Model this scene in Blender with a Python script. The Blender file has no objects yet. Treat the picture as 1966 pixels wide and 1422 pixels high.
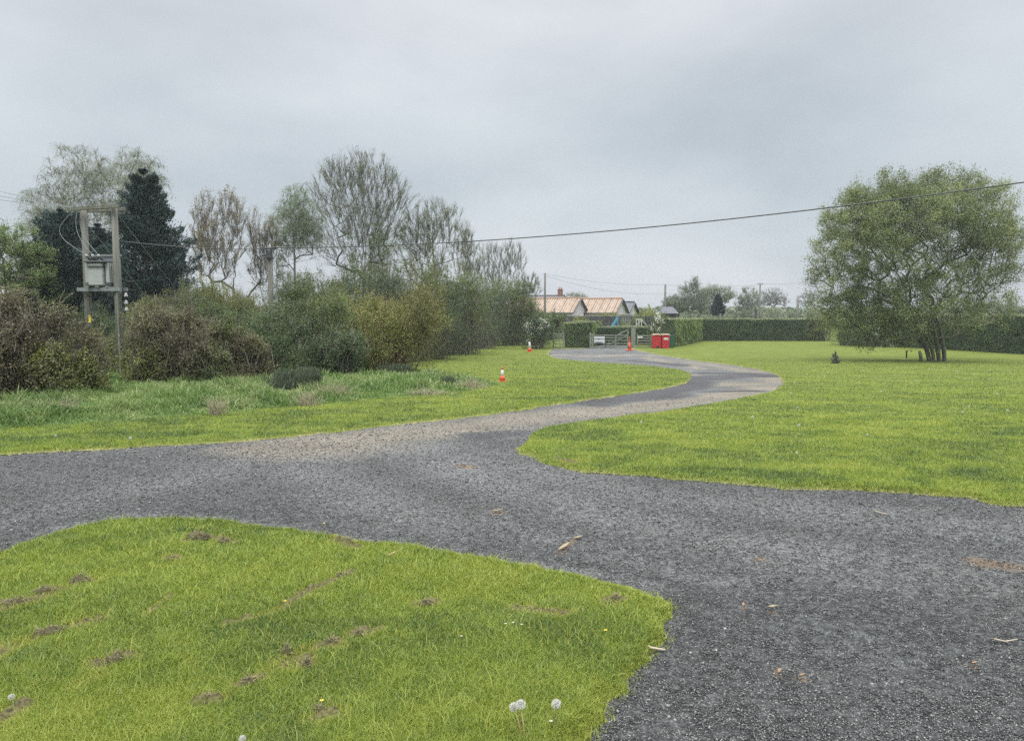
import bpy, math, random
import numpy as np

# ---------------------------------------------------------------- camera, sky, sun, exposure
scene = bpy.context.scene
PITCH = math.radians(4.47)
EYE, F, CX, CY = 1.6, 1420.0, 983.0, 711.0
cam_d = bpy.data.cameras.new("camera")
cam = bpy.data.objects.new("camera", cam_d)
scene.collection.objects.link(cam)
cam.location = (0, 0, EYE)
cam.rotation_euler = (math.radians(90) - PITCH, 0, 0)
cam_d.sensor_width = 36.0
cam_d.lens = 36.0 * F / 1966.0
cam_d.clip_start = 0.05
cam_d.clip_end = 5000.0
scene.camera = cam

SUN_EL, SUN_AZ = math.radians(58), math.radians(200)      # azimuth from +Y, clockwise
world = bpy.data.worlds.new("World")
scene.world = world
world.use_nodes = True
wn, wl = world.node_tree.nodes, world.node_tree.links
wn.clear()
def N(tree, typ, **kw):
    n = tree.nodes.new(typ)
    for k, v in kw.items():
        if k == 'inp':
            for i, x in v.items(): n.inputs[i].default_value = x
        else: setattr(n, k, v)
    return n
W = world.node_tree
out = N(W, 'ShaderNodeOutputWorld'); bg = N(W, 'ShaderNodeBackground', inp={'Strength': 0.1})
sky = N(W, 'ShaderNodeTexSky', sky_type='NISHITA', sun_disc=False, sun_elevation=SUN_EL, sun_rotation=SUN_AZ)
tc = N(W, 'ShaderNodeTexCoord'); sep = N(W, 'ShaderNodeSeparateXYZ')
wl.new(tc.outputs['Generated'], sep.inputs[0])
# thick cloud: brightness by height above the horizon (an overcast sky is brightest overhead)
br = N(W, 'ShaderNodeValToRGB'); e = br.color_ramp.elements
e[0].position = 0.0; e[0].color = (0.688, 0.734, 0.782, 1)
e[1].position = 1.0; e[1].color = (1.0, 1.0, 1.0, 1)
for p, c in ((0.06, (0.657, 0.713, 0.765, 1)), (0.14, (0.605, 0.671, 0.722, 1)), (0.24, (0.621, 0.686, 0.739, 1)), (0.34, (0.683, 0.728, 0.782, 1)), (0.42, (0.724, 0.770, 0.822, 1))):
    q = e.new(p); q.color = c
wl.new(sep.outputs['Z'], br.inputs[0])
# drifting cloud structure
mp = N(W, 'ShaderNodeMapping'); mp.inputs['Scale'].default_value = (1.0, 1.0, 2.2); mp.inputs['Location'].default_value = (0.3, 1.7, 0.4)
wl.new(tc.outputs['Generated'], mp.inputs[0])
nz = N(W, 'ShaderNodeTexNoise', inp={'Scale': 2.2, 'Detail': 5.0, 'Roughness': 0.5, 'Distortion': 0.15})
wl.new(mp.outputs[0], nz.inputs['Vector'])
nr = N(W, 'ShaderNodeValToRGB'); r_ = nr.color_ramp.elements
r_[0].position = 0.30; r_[0].color = (0.82, 0.84, 0.855, 1); r_[1].position = 0.72; r_[1].color = (1.25, 1.21, 1.18, 1)
wl.new(nz.outputs['Fac'], nr.inputs[0])
mul = N(W, 'ShaderNodeMixRGB', blend_type='MULTIPLY', inp={0: 1.0})
wl.new(br.outputs[0], mul.inputs[1]); wl.new(nr.outputs[0], mul.inputs[2])
# overhead gain
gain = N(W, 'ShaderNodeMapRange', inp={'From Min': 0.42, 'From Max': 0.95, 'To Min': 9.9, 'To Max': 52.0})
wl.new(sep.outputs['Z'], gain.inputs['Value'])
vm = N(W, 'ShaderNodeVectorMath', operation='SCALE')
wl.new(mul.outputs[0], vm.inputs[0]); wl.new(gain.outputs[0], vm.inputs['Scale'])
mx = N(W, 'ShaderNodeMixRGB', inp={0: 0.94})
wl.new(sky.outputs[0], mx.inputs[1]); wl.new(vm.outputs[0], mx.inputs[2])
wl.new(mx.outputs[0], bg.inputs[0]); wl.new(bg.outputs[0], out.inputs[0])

sd = bpy.data.lights.new("sun", 'SUN'); sd.energy = 1.5; sd.angle = math.radians(16); sd.color = (1.0, 0.96, 0.90)
sun = bpy.data.objects.new("sun", sd); scene.collection.objects.link(sun)
sun.rotation_euler = (math.radians(90) - SUN_EL, 0, math.pi - SUN_AZ)
sun.location = (0, 0, 60)
scene.view_settings.view_transform = 'Standard'
scene.view_settings.look = 'None'
scene.view_settings.exposure = 0.0
scene.view_settings.gamma = 1.0
scene.render.engine = 'CYCLES'
scene.cycles.max_bounces = 5
scene.cycles.diffuse_bounces = 3
scene.cycles.transmission_bounces = 3
scene.cycles.use_denoising = False
scene.cycles.sample_clamp_direct = 1.0
scene.cycles.sample_clamp_indirect = 1.0

# ---------------------------------------------------------------- terrain and photo geometry
def terr(y):
    t = np.clip((np.asarray(y, float) - 2.0) / 53.0, 0, 1)
    return -1.4 * t * t * (3 - 2 * t)
SP, CP = math.sin(PITCH), math.cos(PITCH)
def ray(u, v):
    a, b = (u - CX) / F, -(v - CY) / F
    return np.array([a, CP + b * SP, -SP + b * CP])
def G(u, v):
    """ground point seen at photo pixel (u, v)"""
    d = ray(u, v); lo, hi = 0.2, 3000.0
    if d[2] > -1e-4: return np.array([d[0] * 3000, 3000.0, -1.4])
    for _ in range(60):
        m = (lo + hi) / 2
        if EYE + d[2] * m > float(terr(d[1] * m)): lo = m
        else: hi = m
    p = d * lo
    return np.array([p[0], p[1], EYE + p[2]])
def at(u, v, Y):
    d = ray(u, v); t = Y / d[1]
    return np.array([d[0] * t, Y, EYE + d[2] * t])

# ---------------------------------------------------------------- mesh helpers
col = scene.collection
def mesh_obj(name, verts, faces, mat=None, parent=None, loc=None, attrs=None, smooth=False, mats=None, mat_idx=None):
    """faces: list of int arrays (M,k)"""
    me = bpy.data.meshes.new(name)
    verts = np.asarray(verts, np.float32).reshape(-1, 3)
    me.vertices.add(len(verts)); me.vertices.foreach_set('co', verts.ravel())
    faces = [np.asarray(f, np.int32) for f in faces if len(f)]
    idx = np.concatenate([f.ravel() for f in faces])
    tot = np.concatenate([np.full(len(f), f.shape[1], np.int32) for f in faces])
    me.loops.add(len(idx)); me.loops.foreach_set('vertex_index', idx)
    st = np.concatenate([[0], np.cumsum(tot)[:-1]]).astype(np.int32)
    me.polygons.add(len(tot)); me.polygons.foreach_set('loop_start', st)
    if smooth: me.polygons.foreach_set('use_smooth', np.ones(len(tot), bool))
    for m in (mats or ([mat] if mat else [])): me.materials.append(m)
    if mat_idx is not None: me.polygons.foreach_set('material_index', np.asarray(mat_idx, np.int32))
    for k, a in (attrs or {}).items():
        at_ = me.attributes.new(k, 'FLOAT', 'POINT'); at_.data.foreach_set('value', np.asarray(a, np.float32))
    me.update(calc_edges=True)
    o = bpy.data.objects.new(name, me); col.objects.link(o)
    if parent: o.parent = parent
    if loc is not None: o.location = tuple(float(x) for x in loc)
    return o
LABELS = {}
def tag(o, label, cat, group=None, kind=None):
    if label: o['label'] = label
    if cat: o['category'] = cat
    if group: o['group'] = group
    if kind: o['kind'] = kind
    return o
def thing(name, label, cat, loc, group=None, rotz=0.0):
    o = bpy.data.objects.new(name, None); col.objects.link(o)
    o.empty_display_size = 0.2
    o.location = tuple(float(x) for x in loc); o.rotation_euler = (0, 0, rotz)
    return tag(o, label, cat, group)
def copy_tree(o, loc, rotz=None, scale=None, label=None, parent=None):
    c = o.copy(); col.objects.link(c)
    if parent: c.parent = parent
    else:
        c.location = tuple(float(x) for x in loc)
        if rotz is not None: c.rotation_euler = (0, 0, rotz)
        if scale: c.scale = (scale,) * 3
        if label: c['label'] = label
    for ch in list(o.children):
        copy_tree(ch, None, parent=c)
    return c

class MB:
    """collects solid shapes into one mesh"""
    def __init__(s): s.v = []; s.f = {3: [], 4: []}; s.n = 0; s.big = []
    def add(s, v, quads=(), tris=(), ngons=()):
        s.v.append(np.asarray(v, float).reshape(-1, 3))
        for q in quads: s.f[4].append([i + s.n for i in q])
        for q in tris: s.f[3].append([i + s.n for i in q])
        for q in ngons: s.big.append([i + s.n for i in q])
        s.n += len(s.v[-1]); return s
    def box(s, c, size, rz=0.0, rx=0.0, ry=0.0, taper=1.0, bev=None):
        x, y, z = [a / 2 for a in size]
        b = min(x, y, z) * 0.25 if bev is None else bev
        b = min(b, x * .9, y * .9, z * .9)
        ring = [(-x + b, -y), (x - b, -y), (x, -y + b), (x, y - b), (x - b, y), (-x + b, y), (-x, y - b), (-x, -y + b)]
        rin = [(-x + b, -y + b)] * 0
        levels = [(-z, 1 - b / max(x, y) if b else 1), (-z + b, 1), (z - b, 1), (z, 1 - b / max(x, y) if b else 1)]
        pts = []
        for (h, k) in levels:
            t = 1 + (taper - 1) * (h + z) / (2 * z)
            for (px_, py_) in ring:
                sx = (abs(px_) - (b * 0.7 if k < 1 else 0)) * (1 if px_ > 0 else -1); sy = (abs(py_) - (b * 0.7 if k < 1 else 0)) * (1 if py_ > 0 else -1)
                pts.append((sx * t, sy * t, h))
        P = np.array(pts)
        if rx: c_, s_ = math.cos(rx), math.sin(rx); P = P @ np.array([[1, 0, 0], [0, c_, s_], [0, -s_, c_]])
        if ry: c_, s_ = math.cos(ry), math.sin(ry); P = P @ np.array([[c_, 0, -s_], [0, 1, 0], [s_, 0, c_]])
        if rz: c_, s_ = math.cos(rz), math.sin(rz); P = P @ np.array([[c_, s_, 0], [-s_, c_, 0], [0, 0, 1]])
        q = []
        for l in range(3):
            for i in range(8):
                j = (i + 1) % 8; q.append((l * 8 + i, l * 8 + j, l * 8 + 8 + j, l * 8 + 8 + i))
        return s.add(P + np.array(c, float), q, ngons=[list(range(8))[::-1], list(range(24, 32))])
    def bar(s, p0, p1, w, h, up=(0, 0, 1)):
        p0, p1 = np.array(p0, float), np.array(p1, float); d = p1 - p0; L = np.linalg.norm(d); d /= L
        u = np.cross(d, np.array(up, float)); u /= np.linalg.norm(u) + 1e-9; n = np.cross(u, d)
        P = [p + u * a * w / 2 + n * b * h / 2 for p in (p0, p1) for a, b in ((-1, -1), (1, -1), (1, 1), (-1, 1))]
        return s.add(P, [(0, 1, 5, 4), (1, 2, 6, 5), (2, 3, 7, 6), (3, 0, 4, 7), (3, 2, 1, 0), (4, 5, 6, 7)])
    def tube(s, pts, r, n=8, cap=True):
        pts = np.array(pts, float); m = len(pts); r = np.full(m, r) if np.isscalar(r) else np.array(r, float)
        T = np.gradient(pts, axis=0); T /= np.linalg.norm(T, axis=1)[:, None] + 1e-9
        ref = np.array([0.13, 0.21, 0.97]) if abs(T[0][2]) < .9 else np.array([0.97, 0.2, 0.1])
        P = []
        for i in range(m):
            u = np.cross(T[i], ref); u /= np.linalg.norm(u); w = np.cross(T[i], u)
            for k in range(n):
                a = 2 * math.pi * k / n; P.append(pts[i] + (u * math.cos(a) + w * math.sin(a)) * r[i])
        q = [(i * n + k, i * n + (k + 1) % n, i * n + n + (k + 1) % n, i * n + n + k) for i in range(m - 1) for k in range(n)]
        ng = [list(range(n))[::-1], list(range((m - 1) * n, m * n))] if cap else []
        return s.add(P, q, ngons=ng)
    def lathe(s, prof, c=(0, 0, 0), n=16):
        """prof: (r, z) from bottom to top"""
        c = np.array(c, float); P = []
        for r, z in prof:
            for k in range(n):
                a = 2 * math.pi * k / n; P.append(c + np.array([r * math.cos(a), r * math.sin(a), z]))
        m = len(prof)
        q = [(i * n + k, i * n + (k + 1) % n, i * n + n + (k + 1) % n, i * n + n + k) for i in range(m - 1) for k in range(n)]
        return s.add(P, q, ngons=[list(range(n))[::-1], list(range((m - 1) * n, m * n))])
    def build(s, name, mat, parent=None, loc=None, smooth=False):
        o = None
        me = bpy.data.meshes.new(name)
        V_ = np.concatenate(s.v)
        me.from_pydata([tuple(p) for p in V_], [], s.f[4] + s.f[3] + s.big)
        me.materials.append(mat)
        if smooth:
            for p in me.polygons: p.use_smooth = len(p.vertices) < 6
        me.update()
        o = bpy.data.objects.new(name, me); col.objects.link(o)
        if parent: o.parent = parent
        if loc is not None: o.location = tuple(float(x) for x in loc)
        return o

def rnd_unit(rng, n):
    v = rng.normal(size=(n, 3)); return v / (np.linalg.norm(v, axis=1)[:, None] + 1e-9)
def norm(v): return v / (np.linalg.norm(v, axis=-1, keepdims=True) + 1e-9)
def leaf_quads(rng, P, L, wid=0.5, axis=None):
    """pointed leaves, one quad each"""
    n = len(P)
    a = rnd_unit(rng, n) if axis is None else norm(axis)
    b = norm(np.cross(a, rnd_unit(rng, n)))
    L = np.broadcast_to(L, n)[:, None]
    v = np.stack([P - a * L * .5, P + b * L * wid * .5, P + a * L * .5, P - b * L * wid * .5], 1).reshape(-1, 3)
    f = np.arange(4 * n).reshape(n, 4)
    return v, f
def seg_tubes(p0, p1, r0, r1, n=3):
    """loose tapering prisms for many twigs at once"""
    m = len(p0); d = norm(p1 - p0)
    ref = np.where(np.abs(d[:, 2:3]) < .9, np.array([[0, 0, 1.]]), np.array([[1., 0, 0]]))
    u = norm(np.cross(d, ref)); w = np.cross(d, u)
    V_ = []
    for p, r in ((p0, r0), (p1, r1)):
        for k in range(n):
            a = 2 * math.pi * k / n
            V_.append(p + (u * math.cos(a) + w * math.sin(a)) * np.broadcast_to(r, m)[:, None])
    V_ = np.stack(V_, 1).reshape(-1, 3)
    base = (np.arange(m) * 2 * n)[:, None]
    f = np.concatenate([base + np.array([k, (k + 1) % n, n + (k + 1) % n, n + k]) for k in range(n)])
    return V_, f
def vnoise(x, y, s, seed=0):
    """2-D value noise in 0..1"""
    x = np.asarray(x) / s; y = np.asarray(y) / s
    xi, yi = np.floor(x).astype(np.int64), np.floor(y).astype(np.int64); fx, fy = x - xi, y - yi
    fx = fx * fx * (3 - 2 * fx); fy = fy * fy * (3 - 2 * fy)
    def h(i, j):
        k = (i * 374761393 + j * 668265263 + seed * 974711) & 0x7fffffff
        k = ((k ^ (k >> 13)) * 1274126177) & 0x7fffffff
        return ((k ^ (k >> 16)) & 0xffff) / 65535.0
    return (h(xi, yi) * (1 - fx) + h(xi + 1, yi) * fx) * (1 - fy) + (h(xi, yi + 1) * (1 - fx) + h(xi + 1, yi + 1) * fx) * fy
def fbm(x, y, s, seed=0, o=4):
    r = 0; a = 1; t = 0
    for k in range(o): r = r + a * vnoise(x, y, s / 2 ** k, seed + k); t += a; a *= .5
    return r / t

# ---------------------------------------------------------------- materials
def new_mat(name):
    m = bpy.data.materials.new(name); m.use_nodes = True; t = m.node_tree; t.nodes.clear()
    o = N(t, 'ShaderNodeOutputMaterial'); return m, t, o
def ramp(t, stops, src=None, interp='LINEAR'):
    r = N(t, 'ShaderNodeValToRGB'); r.color_ramp.interpolation = interp
    e = r.color_ramp.elements
    while len(e) > 1: e.remove(e[0])
    e[0].position = stops[0][0]; e[0].color = (*stops[0][1], 1)
    for p, c in stops[1:]:
        q = e.new(p); q.color = (*c, 1)
    if src: t.links.new(src, r.inputs[0])
    return r
def leaf_mat(name, cols, transl=0.3, rough=0.6):
    m, t, o = new_mat(name)
    a = N(t, 'ShaderNodeAttribute', attribute_name='tint')
    n = len(cols); r = ramp(t, [(i / (n - 1), c) for i, c in enumerate(cols)], a.outputs['Fac'])
    d = N(t, 'ShaderNodeBsdfDiffuse'); tr = N(t, 'ShaderNodeBsdfTranslucent')
    t.links.new(r.outputs[0], d.inputs[0]); t.links.new(r.outputs[0], tr.inputs[0])
    ms = N(t, 'ShaderNodeMixShader', inp={0: transl})
    t.links.new(d.outputs[0], ms.inputs[1]); t.links.new(tr.outputs[0], ms.inputs[2])
    gl = N(t, 'ShaderNodeBsdfGlossy', inp={'Roughness': rough}); gl.inputs[0].default_value = (1, 1, 1, 1)
    m2 = N(t, 'ShaderNodeMixShader', inp={0: 0.035})
    t.links.new(ms.outputs[0], m2.inputs[1]); t.links.new(gl.outputs[0], m2.inputs[2])
    t.links.new(m2.outputs[0], o.inputs[0]); return m
def solid(name, c, rough=0.7, var=0.15, scale=8.0, metal=0.0, bump=0.0, stretch=(1, 1, 1), c2=None):
    m, t, o = new_mat(name)
    p = N(t, 'ShaderNodeBsdfPrincipled', inp={'Roughness': rough, 'Metallic': metal})
    tc = N(t, 'ShaderNodeTexCoord'); mp = N(t, 'ShaderNodeMapping'); mp.inputs['Scale'].default_value = stretch
    t.links.new(tc.outputs['Object'], mp.inputs[0])
    nz = N(t, 'ShaderNodeTexNoise', inp={'Scale': scale, 'Detail': 6.0, 'Roughness': 0.65})
    t.links.new(mp.outputs[0], nz.inputs['Vector'])
    c2 = c2 or tuple(x * (1 - var * 2) for x in c)
    r = ramp(t, [(0.3, c2), (0.62, c)], nz.outputs['Fac'])
    t.links.new(r.outputs[0], p.inputs['Base Color'])
    if bump:
        b = N(t, 'ShaderNodeBump', inp={'Strength': bump, 'Distance': 0.02}); t.links.new(nz.outputs['Fac'], b.inputs['Height']); t.links.new(b.outputs[0], p.inputs['Normal'])
    t.links.new(p.outputs[0], o.inputs[0]); return m

M = {}
M['bark'] = solid('bark', (0.16, 0.14, 0.115), 0.9, 0.25, 5, bump=.5, stretch=(3, 3, .6))
M['bark_green'] = solid('bark_green', (0.20, 0.20, 0.15), 0.9, 0.3, 4, bump=.5, stretch=(3, 3, .5))
M['bark_pale'] = solid('bark_pale', (0.22, 0.22, 0.20), 0.85, 0.3, 4, bump=.3)
M['twig'] = solid('twig', (0.15, 0.14, 0.11), 0.9, 0.2, 3)
M['twig_grey'] = solid('twig_grey', (0.155, 0.155, 0.135), 0.9, 0.2, 3)
M['twig_red'] = solid('twig_red', (0.20, 0.13, 0.09), 0.9, 0.2, 3)
M['pole_wood'] = solid('pole_wood', (0.17, 0.172, 0.145), 0.85, 0.28, 3, bump=.35, stretch=(6, 6, .35))
M['grey_timber'] = solid('grey_timber', (0.20, 0.22, 0.175), 0.85, 0.2, 4, bump=.2)
M['steel'] = solid('steel', (0.22, 0.24, 0.255), 0.5, 0.12, 4, metal=.2)
M['steel_light'] = solid('steel_light', (0.36, 0.385, 0.375), 0.5, 0.08, 3)
M['dark_metal'] = solid('dark_metal', (0.05, 0.055, 0.06), 0.5, 0.2)
M['porcelain'] = solid('porcelain', (0.5, 0.5, 0.49), 0.25, 0.05)
M['yellow'] = solid('yellow', (0.65, 0.55, 0.05), 0.5, 0.05)
M['cable'] = solid('cable', (0.055, 0.055, 0.06), 0.6, 0.1)
M['wire_grey'] = solid('wire_grey', (0.22, 0.24, 0.26), 0.5, 0.1)
M['red_plastic'] = solid('red_plastic', (0.42, 0.022, 0.027), 0.45, 0.08, 3)
M['orange_plastic'] = solid('orange_plastic', (0.58, 0.085, 0.035), 0.45, 0.08, 5)
M['white_plastic'] = solid('white_plastic', (0.78, 0.78, 0.76), 0.4, 0.06, 9)
M['green_plastic'] = solid('green_plastic', (0.01, 0.10, 0.06), 0.5, 0.1)
M['lid_cream'] = solid('lid_cream', (0.50, 0.42, 0.33), 0.6, 0.08)
M['black'] = solid('black', (0.02, 0.02, 0.02), 0.6, 0.1)
M['white_board'] = solid('white_board', (0.72, 0.74, 0.75), 0.5, 0.05)
M['blue_plastic'] = solid('blue_plastic', (0.10, 0.33, 0.45), 0.4, 0.05)
M['render_wall'] = solid('render_wall', (0.60, 0.58, 0.57), 0.9, 0.06, 2)
M['slate'] = solid('slate', (0.10, 0.105, 0.12), 0.7, 0.2, 6)
M['brick'] = solid('brick', (0.24, 0.12, 0.09), 0.9, 0.2, 8)
M['dark_board'] = solid('dark_board', (0.06, 0.062, 0.066), 0.8, 0.2, 3, stretch=(3, 3, .4))
M['glass_dark'] = solid('glass_dark', (0.04, 0.045, 0.05), 0.15, 0.1)
M['soil'] = solid('soil', (0.125, 0.11, 0.055), 0.95, 0.3, 45, bump=.9, c2=(0.035, 0.03, 0.016))
M['pale_wood'] = solid('pale_wood', (0.55, 0.48, 0.36), 0.8, 0.15, 20)
M['dead_leaf'] = solid('dead_leaf', (0.42, 0.33, 0.19), 0.8, 0.2, 30)
M['stem_green'] = solid('stem_green', (0.20, 0.22, 0.09), 0.7, 0.15, 20)
M['stem_pink'] = solid('stem_pink', (0.42, 0.33, 0.16), 0.7, 0.15, 20)
M['fluff'] = leaf_mat('fluff', [(0.72, 0.72, 0.68), (0.88, 0.88, 0.84)], 0.3)
M['petal_white'] = leaf_mat('petal_white', [(0.75, 0.75, 0.62), (0.9, 0.9, 0.84)], 0.2)
M['petal_yellow'] = solid('petal_yellow', (0.75, 0.60, 0.05), 0.6, 0.05)
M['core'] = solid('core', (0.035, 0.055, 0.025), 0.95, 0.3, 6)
def L_(name, *cols, tr=0.3): M[name] = leaf_mat(name, cols, tr)
L_('lf_willow', (0.071, 0.102, 0.034), (0.128, 0.169, 0.057), (0.206, 0.253, 0.095), (0.347, 0.385, 0.181))
L_('lf_birch', (0.149, 0.189, 0.115), (0.270, 0.317, 0.203), (0.405, 0.446, 0.311))
L_('lf_birch_green', (0.077, 0.150, 0.042), (0.141, 0.242, 0.063), (0.231, 0.348, 0.101))
L_('lf_lime', (0.090, 0.140, 0.040), (0.150, 0.220, 0.060), (0.220, 0.290, 0.100))
L_('lf_pine', (0.014, 0.033, 0.028), (0.026, 0.054, 0.048), (0.047, 0.086, 0.078), tr=.08)
L_('lf_bud', (0.072, 0.090, 0.038), (0.135, 0.168, 0.068), (0.198, 0.232, 0.098))
L_('lf_bronze', (0.142, 0.115, 0.060), (0.223, 0.178, 0.098), (0.304, 0.265, 0.142))
L_('lf_brown', (0.069, 0.060, 0.032), (0.122, 0.107, 0.050), (0.157, 0.159, 0.056), (0.179, 0.198, 0.060))
L_('lf_olive', (0.080, 0.100, 0.025), (0.142, 0.166, 0.036), (0.209, 0.232, 0.057), (0.290, 0.319, 0.078))
L_('lf_dark', (0.023, 0.044, 0.018), (0.042, 0.076, 0.026), (0.074, 0.121, 0.040), (0.116, 0.169, 0.060))
L_('lf_mid', (0.048, 0.077, 0.022), (0.085, 0.124, 0.032), (0.132, 0.181, 0.047), (0.183, 0.239, 0.063))
L_('lf_hedge', (0.025, 0.054, 0.018), (0.051, 0.103, 0.026), (0.091, 0.156, 0.043), (0.160, 0.237, 0.072))
L_('lf_hedge_light', (0.068, 0.118, 0.033), (0.129, 0.198, 0.053), (0.205, 0.285, 0.079), (0.304, 0.381, 0.132))
L_('lf_cut', (0.160, 0.190, 0.090), (0.240, 0.270, 0.140), (0.320, 0.340, 0.200))
L_('lf_spruce', (0.035, 0.055, 0.050), (0.060, 0.085, 0.075), (0.100, 0.130, 0.110), tr=.1)
L_('lf_varieg', (0.050, 0.080, 0.030), (0.160, 0.200, 0.090), (0.420, 0.440, 0.280), (0.620, 0.620, 0.480))
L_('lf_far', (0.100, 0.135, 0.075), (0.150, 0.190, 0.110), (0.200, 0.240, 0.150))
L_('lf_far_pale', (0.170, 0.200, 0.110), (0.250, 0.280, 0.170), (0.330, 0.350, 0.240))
L_('lf_rush', (0.035, 0.055, 0.030), (0.060, 0.085, 0.045), (0.090, 0.120, 0.065))
L_('grass_blade', (0.076, 0.129, 0.032), (0.147, 0.210, 0.037), (0.221, 0.297, 0.041), (0.296, 0.355, 0.053), (0.416, 0.396, 0.090), tr=.35)
L_('rough_blade', (0.045, 0.094, 0.019), (0.087, 0.159, 0.031), (0.132, 0.218, 0.048), (0.183, 0.268, 0.074), (0.333, 0.368, 0.164), tr=.35)
M['twig_pale'] = solid('twig_pale', (0.20, 0.18, 0.145), 0.9, 0.25, 3)

# ---------------------------------------------------------------- ground: lawns, drive, verge
def P2(pts): return [tuple(G(u, v)[:2]) for u, v in pts]
LAWN_NEAR = P2([(-500, 1165), (-200, 1108), (0, 1065), (60, 1041), (150, 1017), (200, 1008), (240, 1003), (340, 1002), (390, 1006), (430, 1010), (500, 1017), (600, 1030),
    (700, 1043), (800, 1055), (870, 1067), (950, 1083), (1040, 1101), (1120, 1111), (1200, 1125), (1250, 1138), (1290, 1150), (1308, 1163),
    (1298, 1190), (1275, 1215), (1240, 1246), (1222, 1275), (1185, 1302), (1165, 1330), (1155, 1350), (1148, 1380), (1122, 1400), (1108, 1430), (1080, 1520)]) + [(0.10, 1.2), (-0.2, -3), (-12, -3)]
LAWN_RIGHT = P2([(2600, 1030), (2200, 990), (1966, 973), (1935, 971), (1900, 966), (1860, 958), (1820, 956), (1780, 952), (1700, 947), (1600, 941), (1500, 937), (1400, 930), (1300, 920),
    (1200, 910), (1150, 907), (1110, 905), (1070, 897), (1030, 881), (1008, 871), (1000, 864), (1002, 852), (1020, 836), (1050, 823), (1100, 813), (1180, 803),
    (1250, 795), (1330, 783), (1400, 770), (1450, 760), (1490, 748), (1503, 738), (1500, 728), (1485, 717), (1450, 708), (1400, 700),
    (1350, 694), (1300, 687), (1260, 680), (1230, 674), (1214, 670.5)]) + [(10.3, 66), (60, 400), (900, 400), (900, 3)]
LAWN_LEFT = P2([(-700, 900), (-300, 885), (0, 872), (150, 865), (300, 857), (450, 848), (560, 838), (650, 829), (750, 818), (850, 806), (950, 795), (1050, 780),
    (1130, 768), (1200, 757), (1270, 747), (1310, 737), (1328, 727), (1325, 716), (1300, 709), (1250, 703), (1180, 698), (1110, 693), (1070, 688),
    (1054, 682), (1054, 675), (1063, 670), (1110, 669), (1132, 668.2)]) + [(6.6, 66), (30, 400), (-900, 400), (-900, 6)]
ROUGH = P2([(-500, 850), (0, 829), (120, 822), (300, 808), (450, 795), (600, 781), (720, 768), (830, 760), (900, 752), (955, 742), (940, 733), (860, 722), (800, 712), (700, 716), (500, 700), (0, 700), (-500, 730)])

def seg_dist(X, Y, poly, closed=True):
    X = X.ravel(); Y = Y.ravel(); best = np.full(X.shape, 1e9)
    n = len(poly)
    for i in range(n if closed else n - 1):
        (ax, ay), (bx, by) = poly[i], poly[(i + 1) % n]
        dx, dy = bx - ax, by - ay; l2 = dx * dx + dy * dy + 1e-12
        t = np.clip(((X - ax) * dx + (Y - ay) * dy) / l2, 0, 1)
        d = (X - ax - t * dx) ** 2 + (Y - ay - t * dy) ** 2
        np.minimum(best, d, out=best)
    return np.sqrt(best)
def inside(X, Y, poly):
    X = X.ravel(); Y = Y.ravel(); r = np.zeros(X.shape, bool); n = len(poly)
    for i in range(n):
        (ax, ay), (bx, by) = poly[i], poly[(i + 1) % n]
        if ay == by: continue
        c = ((ay > Y) != (by > Y)) & (X < (bx - ax) * (Y - ay) / (by - ay) + ax); r ^= c
    return r
def sdf(X, Y, poly):
    d = seg_dist(X, Y, poly); return np.where(inside(X, Y, poly), d, -d)
def wob(X, Y, a=1.0):      # ragged turf edge
    return a * ((vnoise(X, Y, .07, 4) - .5) * .035 + (vnoise(X, Y, .16, 5) - .5) * .08 + (vnoise(X, Y, .5, 6) - .5) * .13)
def grass_sdf(X, Y):
    X = np.asarray(X, float).ravel(); Y = np.asarray(Y, float).ravel()
    d = np.maximum(np.maximum(sdf(X, Y, LAWN_NEAR), sdf(X, Y, LAWN_RIGHT)), sdf(X, Y, LAWN_LEFT))
    return d + wob(X, Y)
# torn strips of turf left by wheels, as ground polylines with half widths
def GP(*pts): return [tuple(G(u, v)[:2]) for u, v in pts]
SCARS = [(GP((-60, 1200), (0, 1185), (60, 1168), (100, 1150)), .045), (GP((130, 1140), (170, 1128)), .05), (GP((-60, 1300), (0, 1270), (70, 1240), (110, 1222), (190, 1205)), .05),
    (GP((190, 1298), (245, 1280)), .05), (GP((140, 1345), (190, 1320)), .03), (GP((-60, 1430), (0, 1405), (50, 1375)), .045), (GP((540, 1180), (600, 1145), (675, 1110)), .035),
    (GP((380, 1368), (415, 1360)), .04), (GP((455, 1335), (500, 1315)), .035), (GP((540, 1290), (590, 1290), (605, 1262), (650, 1250)), .045), (GP((680, 1235), (730, 1222)), .045),
    (GP((800, 1172), (835, 1165)), .035), (GP((355, 1046), (400, 1040), (445, 1050)), .05), (GP((640, 1042), (665, 1052), (690, 1062)), .04), (GP((1165, 1165), (1195, 1165)), .05),
    (GP((1000, 1180), (1080, 1190)), .05), (GP((275, 1200), (330, 1160)), .02), (GP((430, 1215), (520, 1190)), .03), (GP((600, 1400), (640, 1390)), .04), (GP((1075, 888), (1100, 893)), .10),
    (GP((320, 1082), (345, 1084)), .03)]
def scar(X, Y):
    r = np.zeros(np.size(X)); X = np.ravel(X); Y = np.ravel(Y)
    nzv = fbm(X, Y, .09, 21, 3)
    for pl, w in SCARS:
        d = seg_dist(X, Y, pl, False)
        r = np.maximum(r, np.clip(1.5 - d / (w * .85 * (0.1 + 1.9 * nzv)), 0, 1))
    return np.clip(r, 0, 1)

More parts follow.
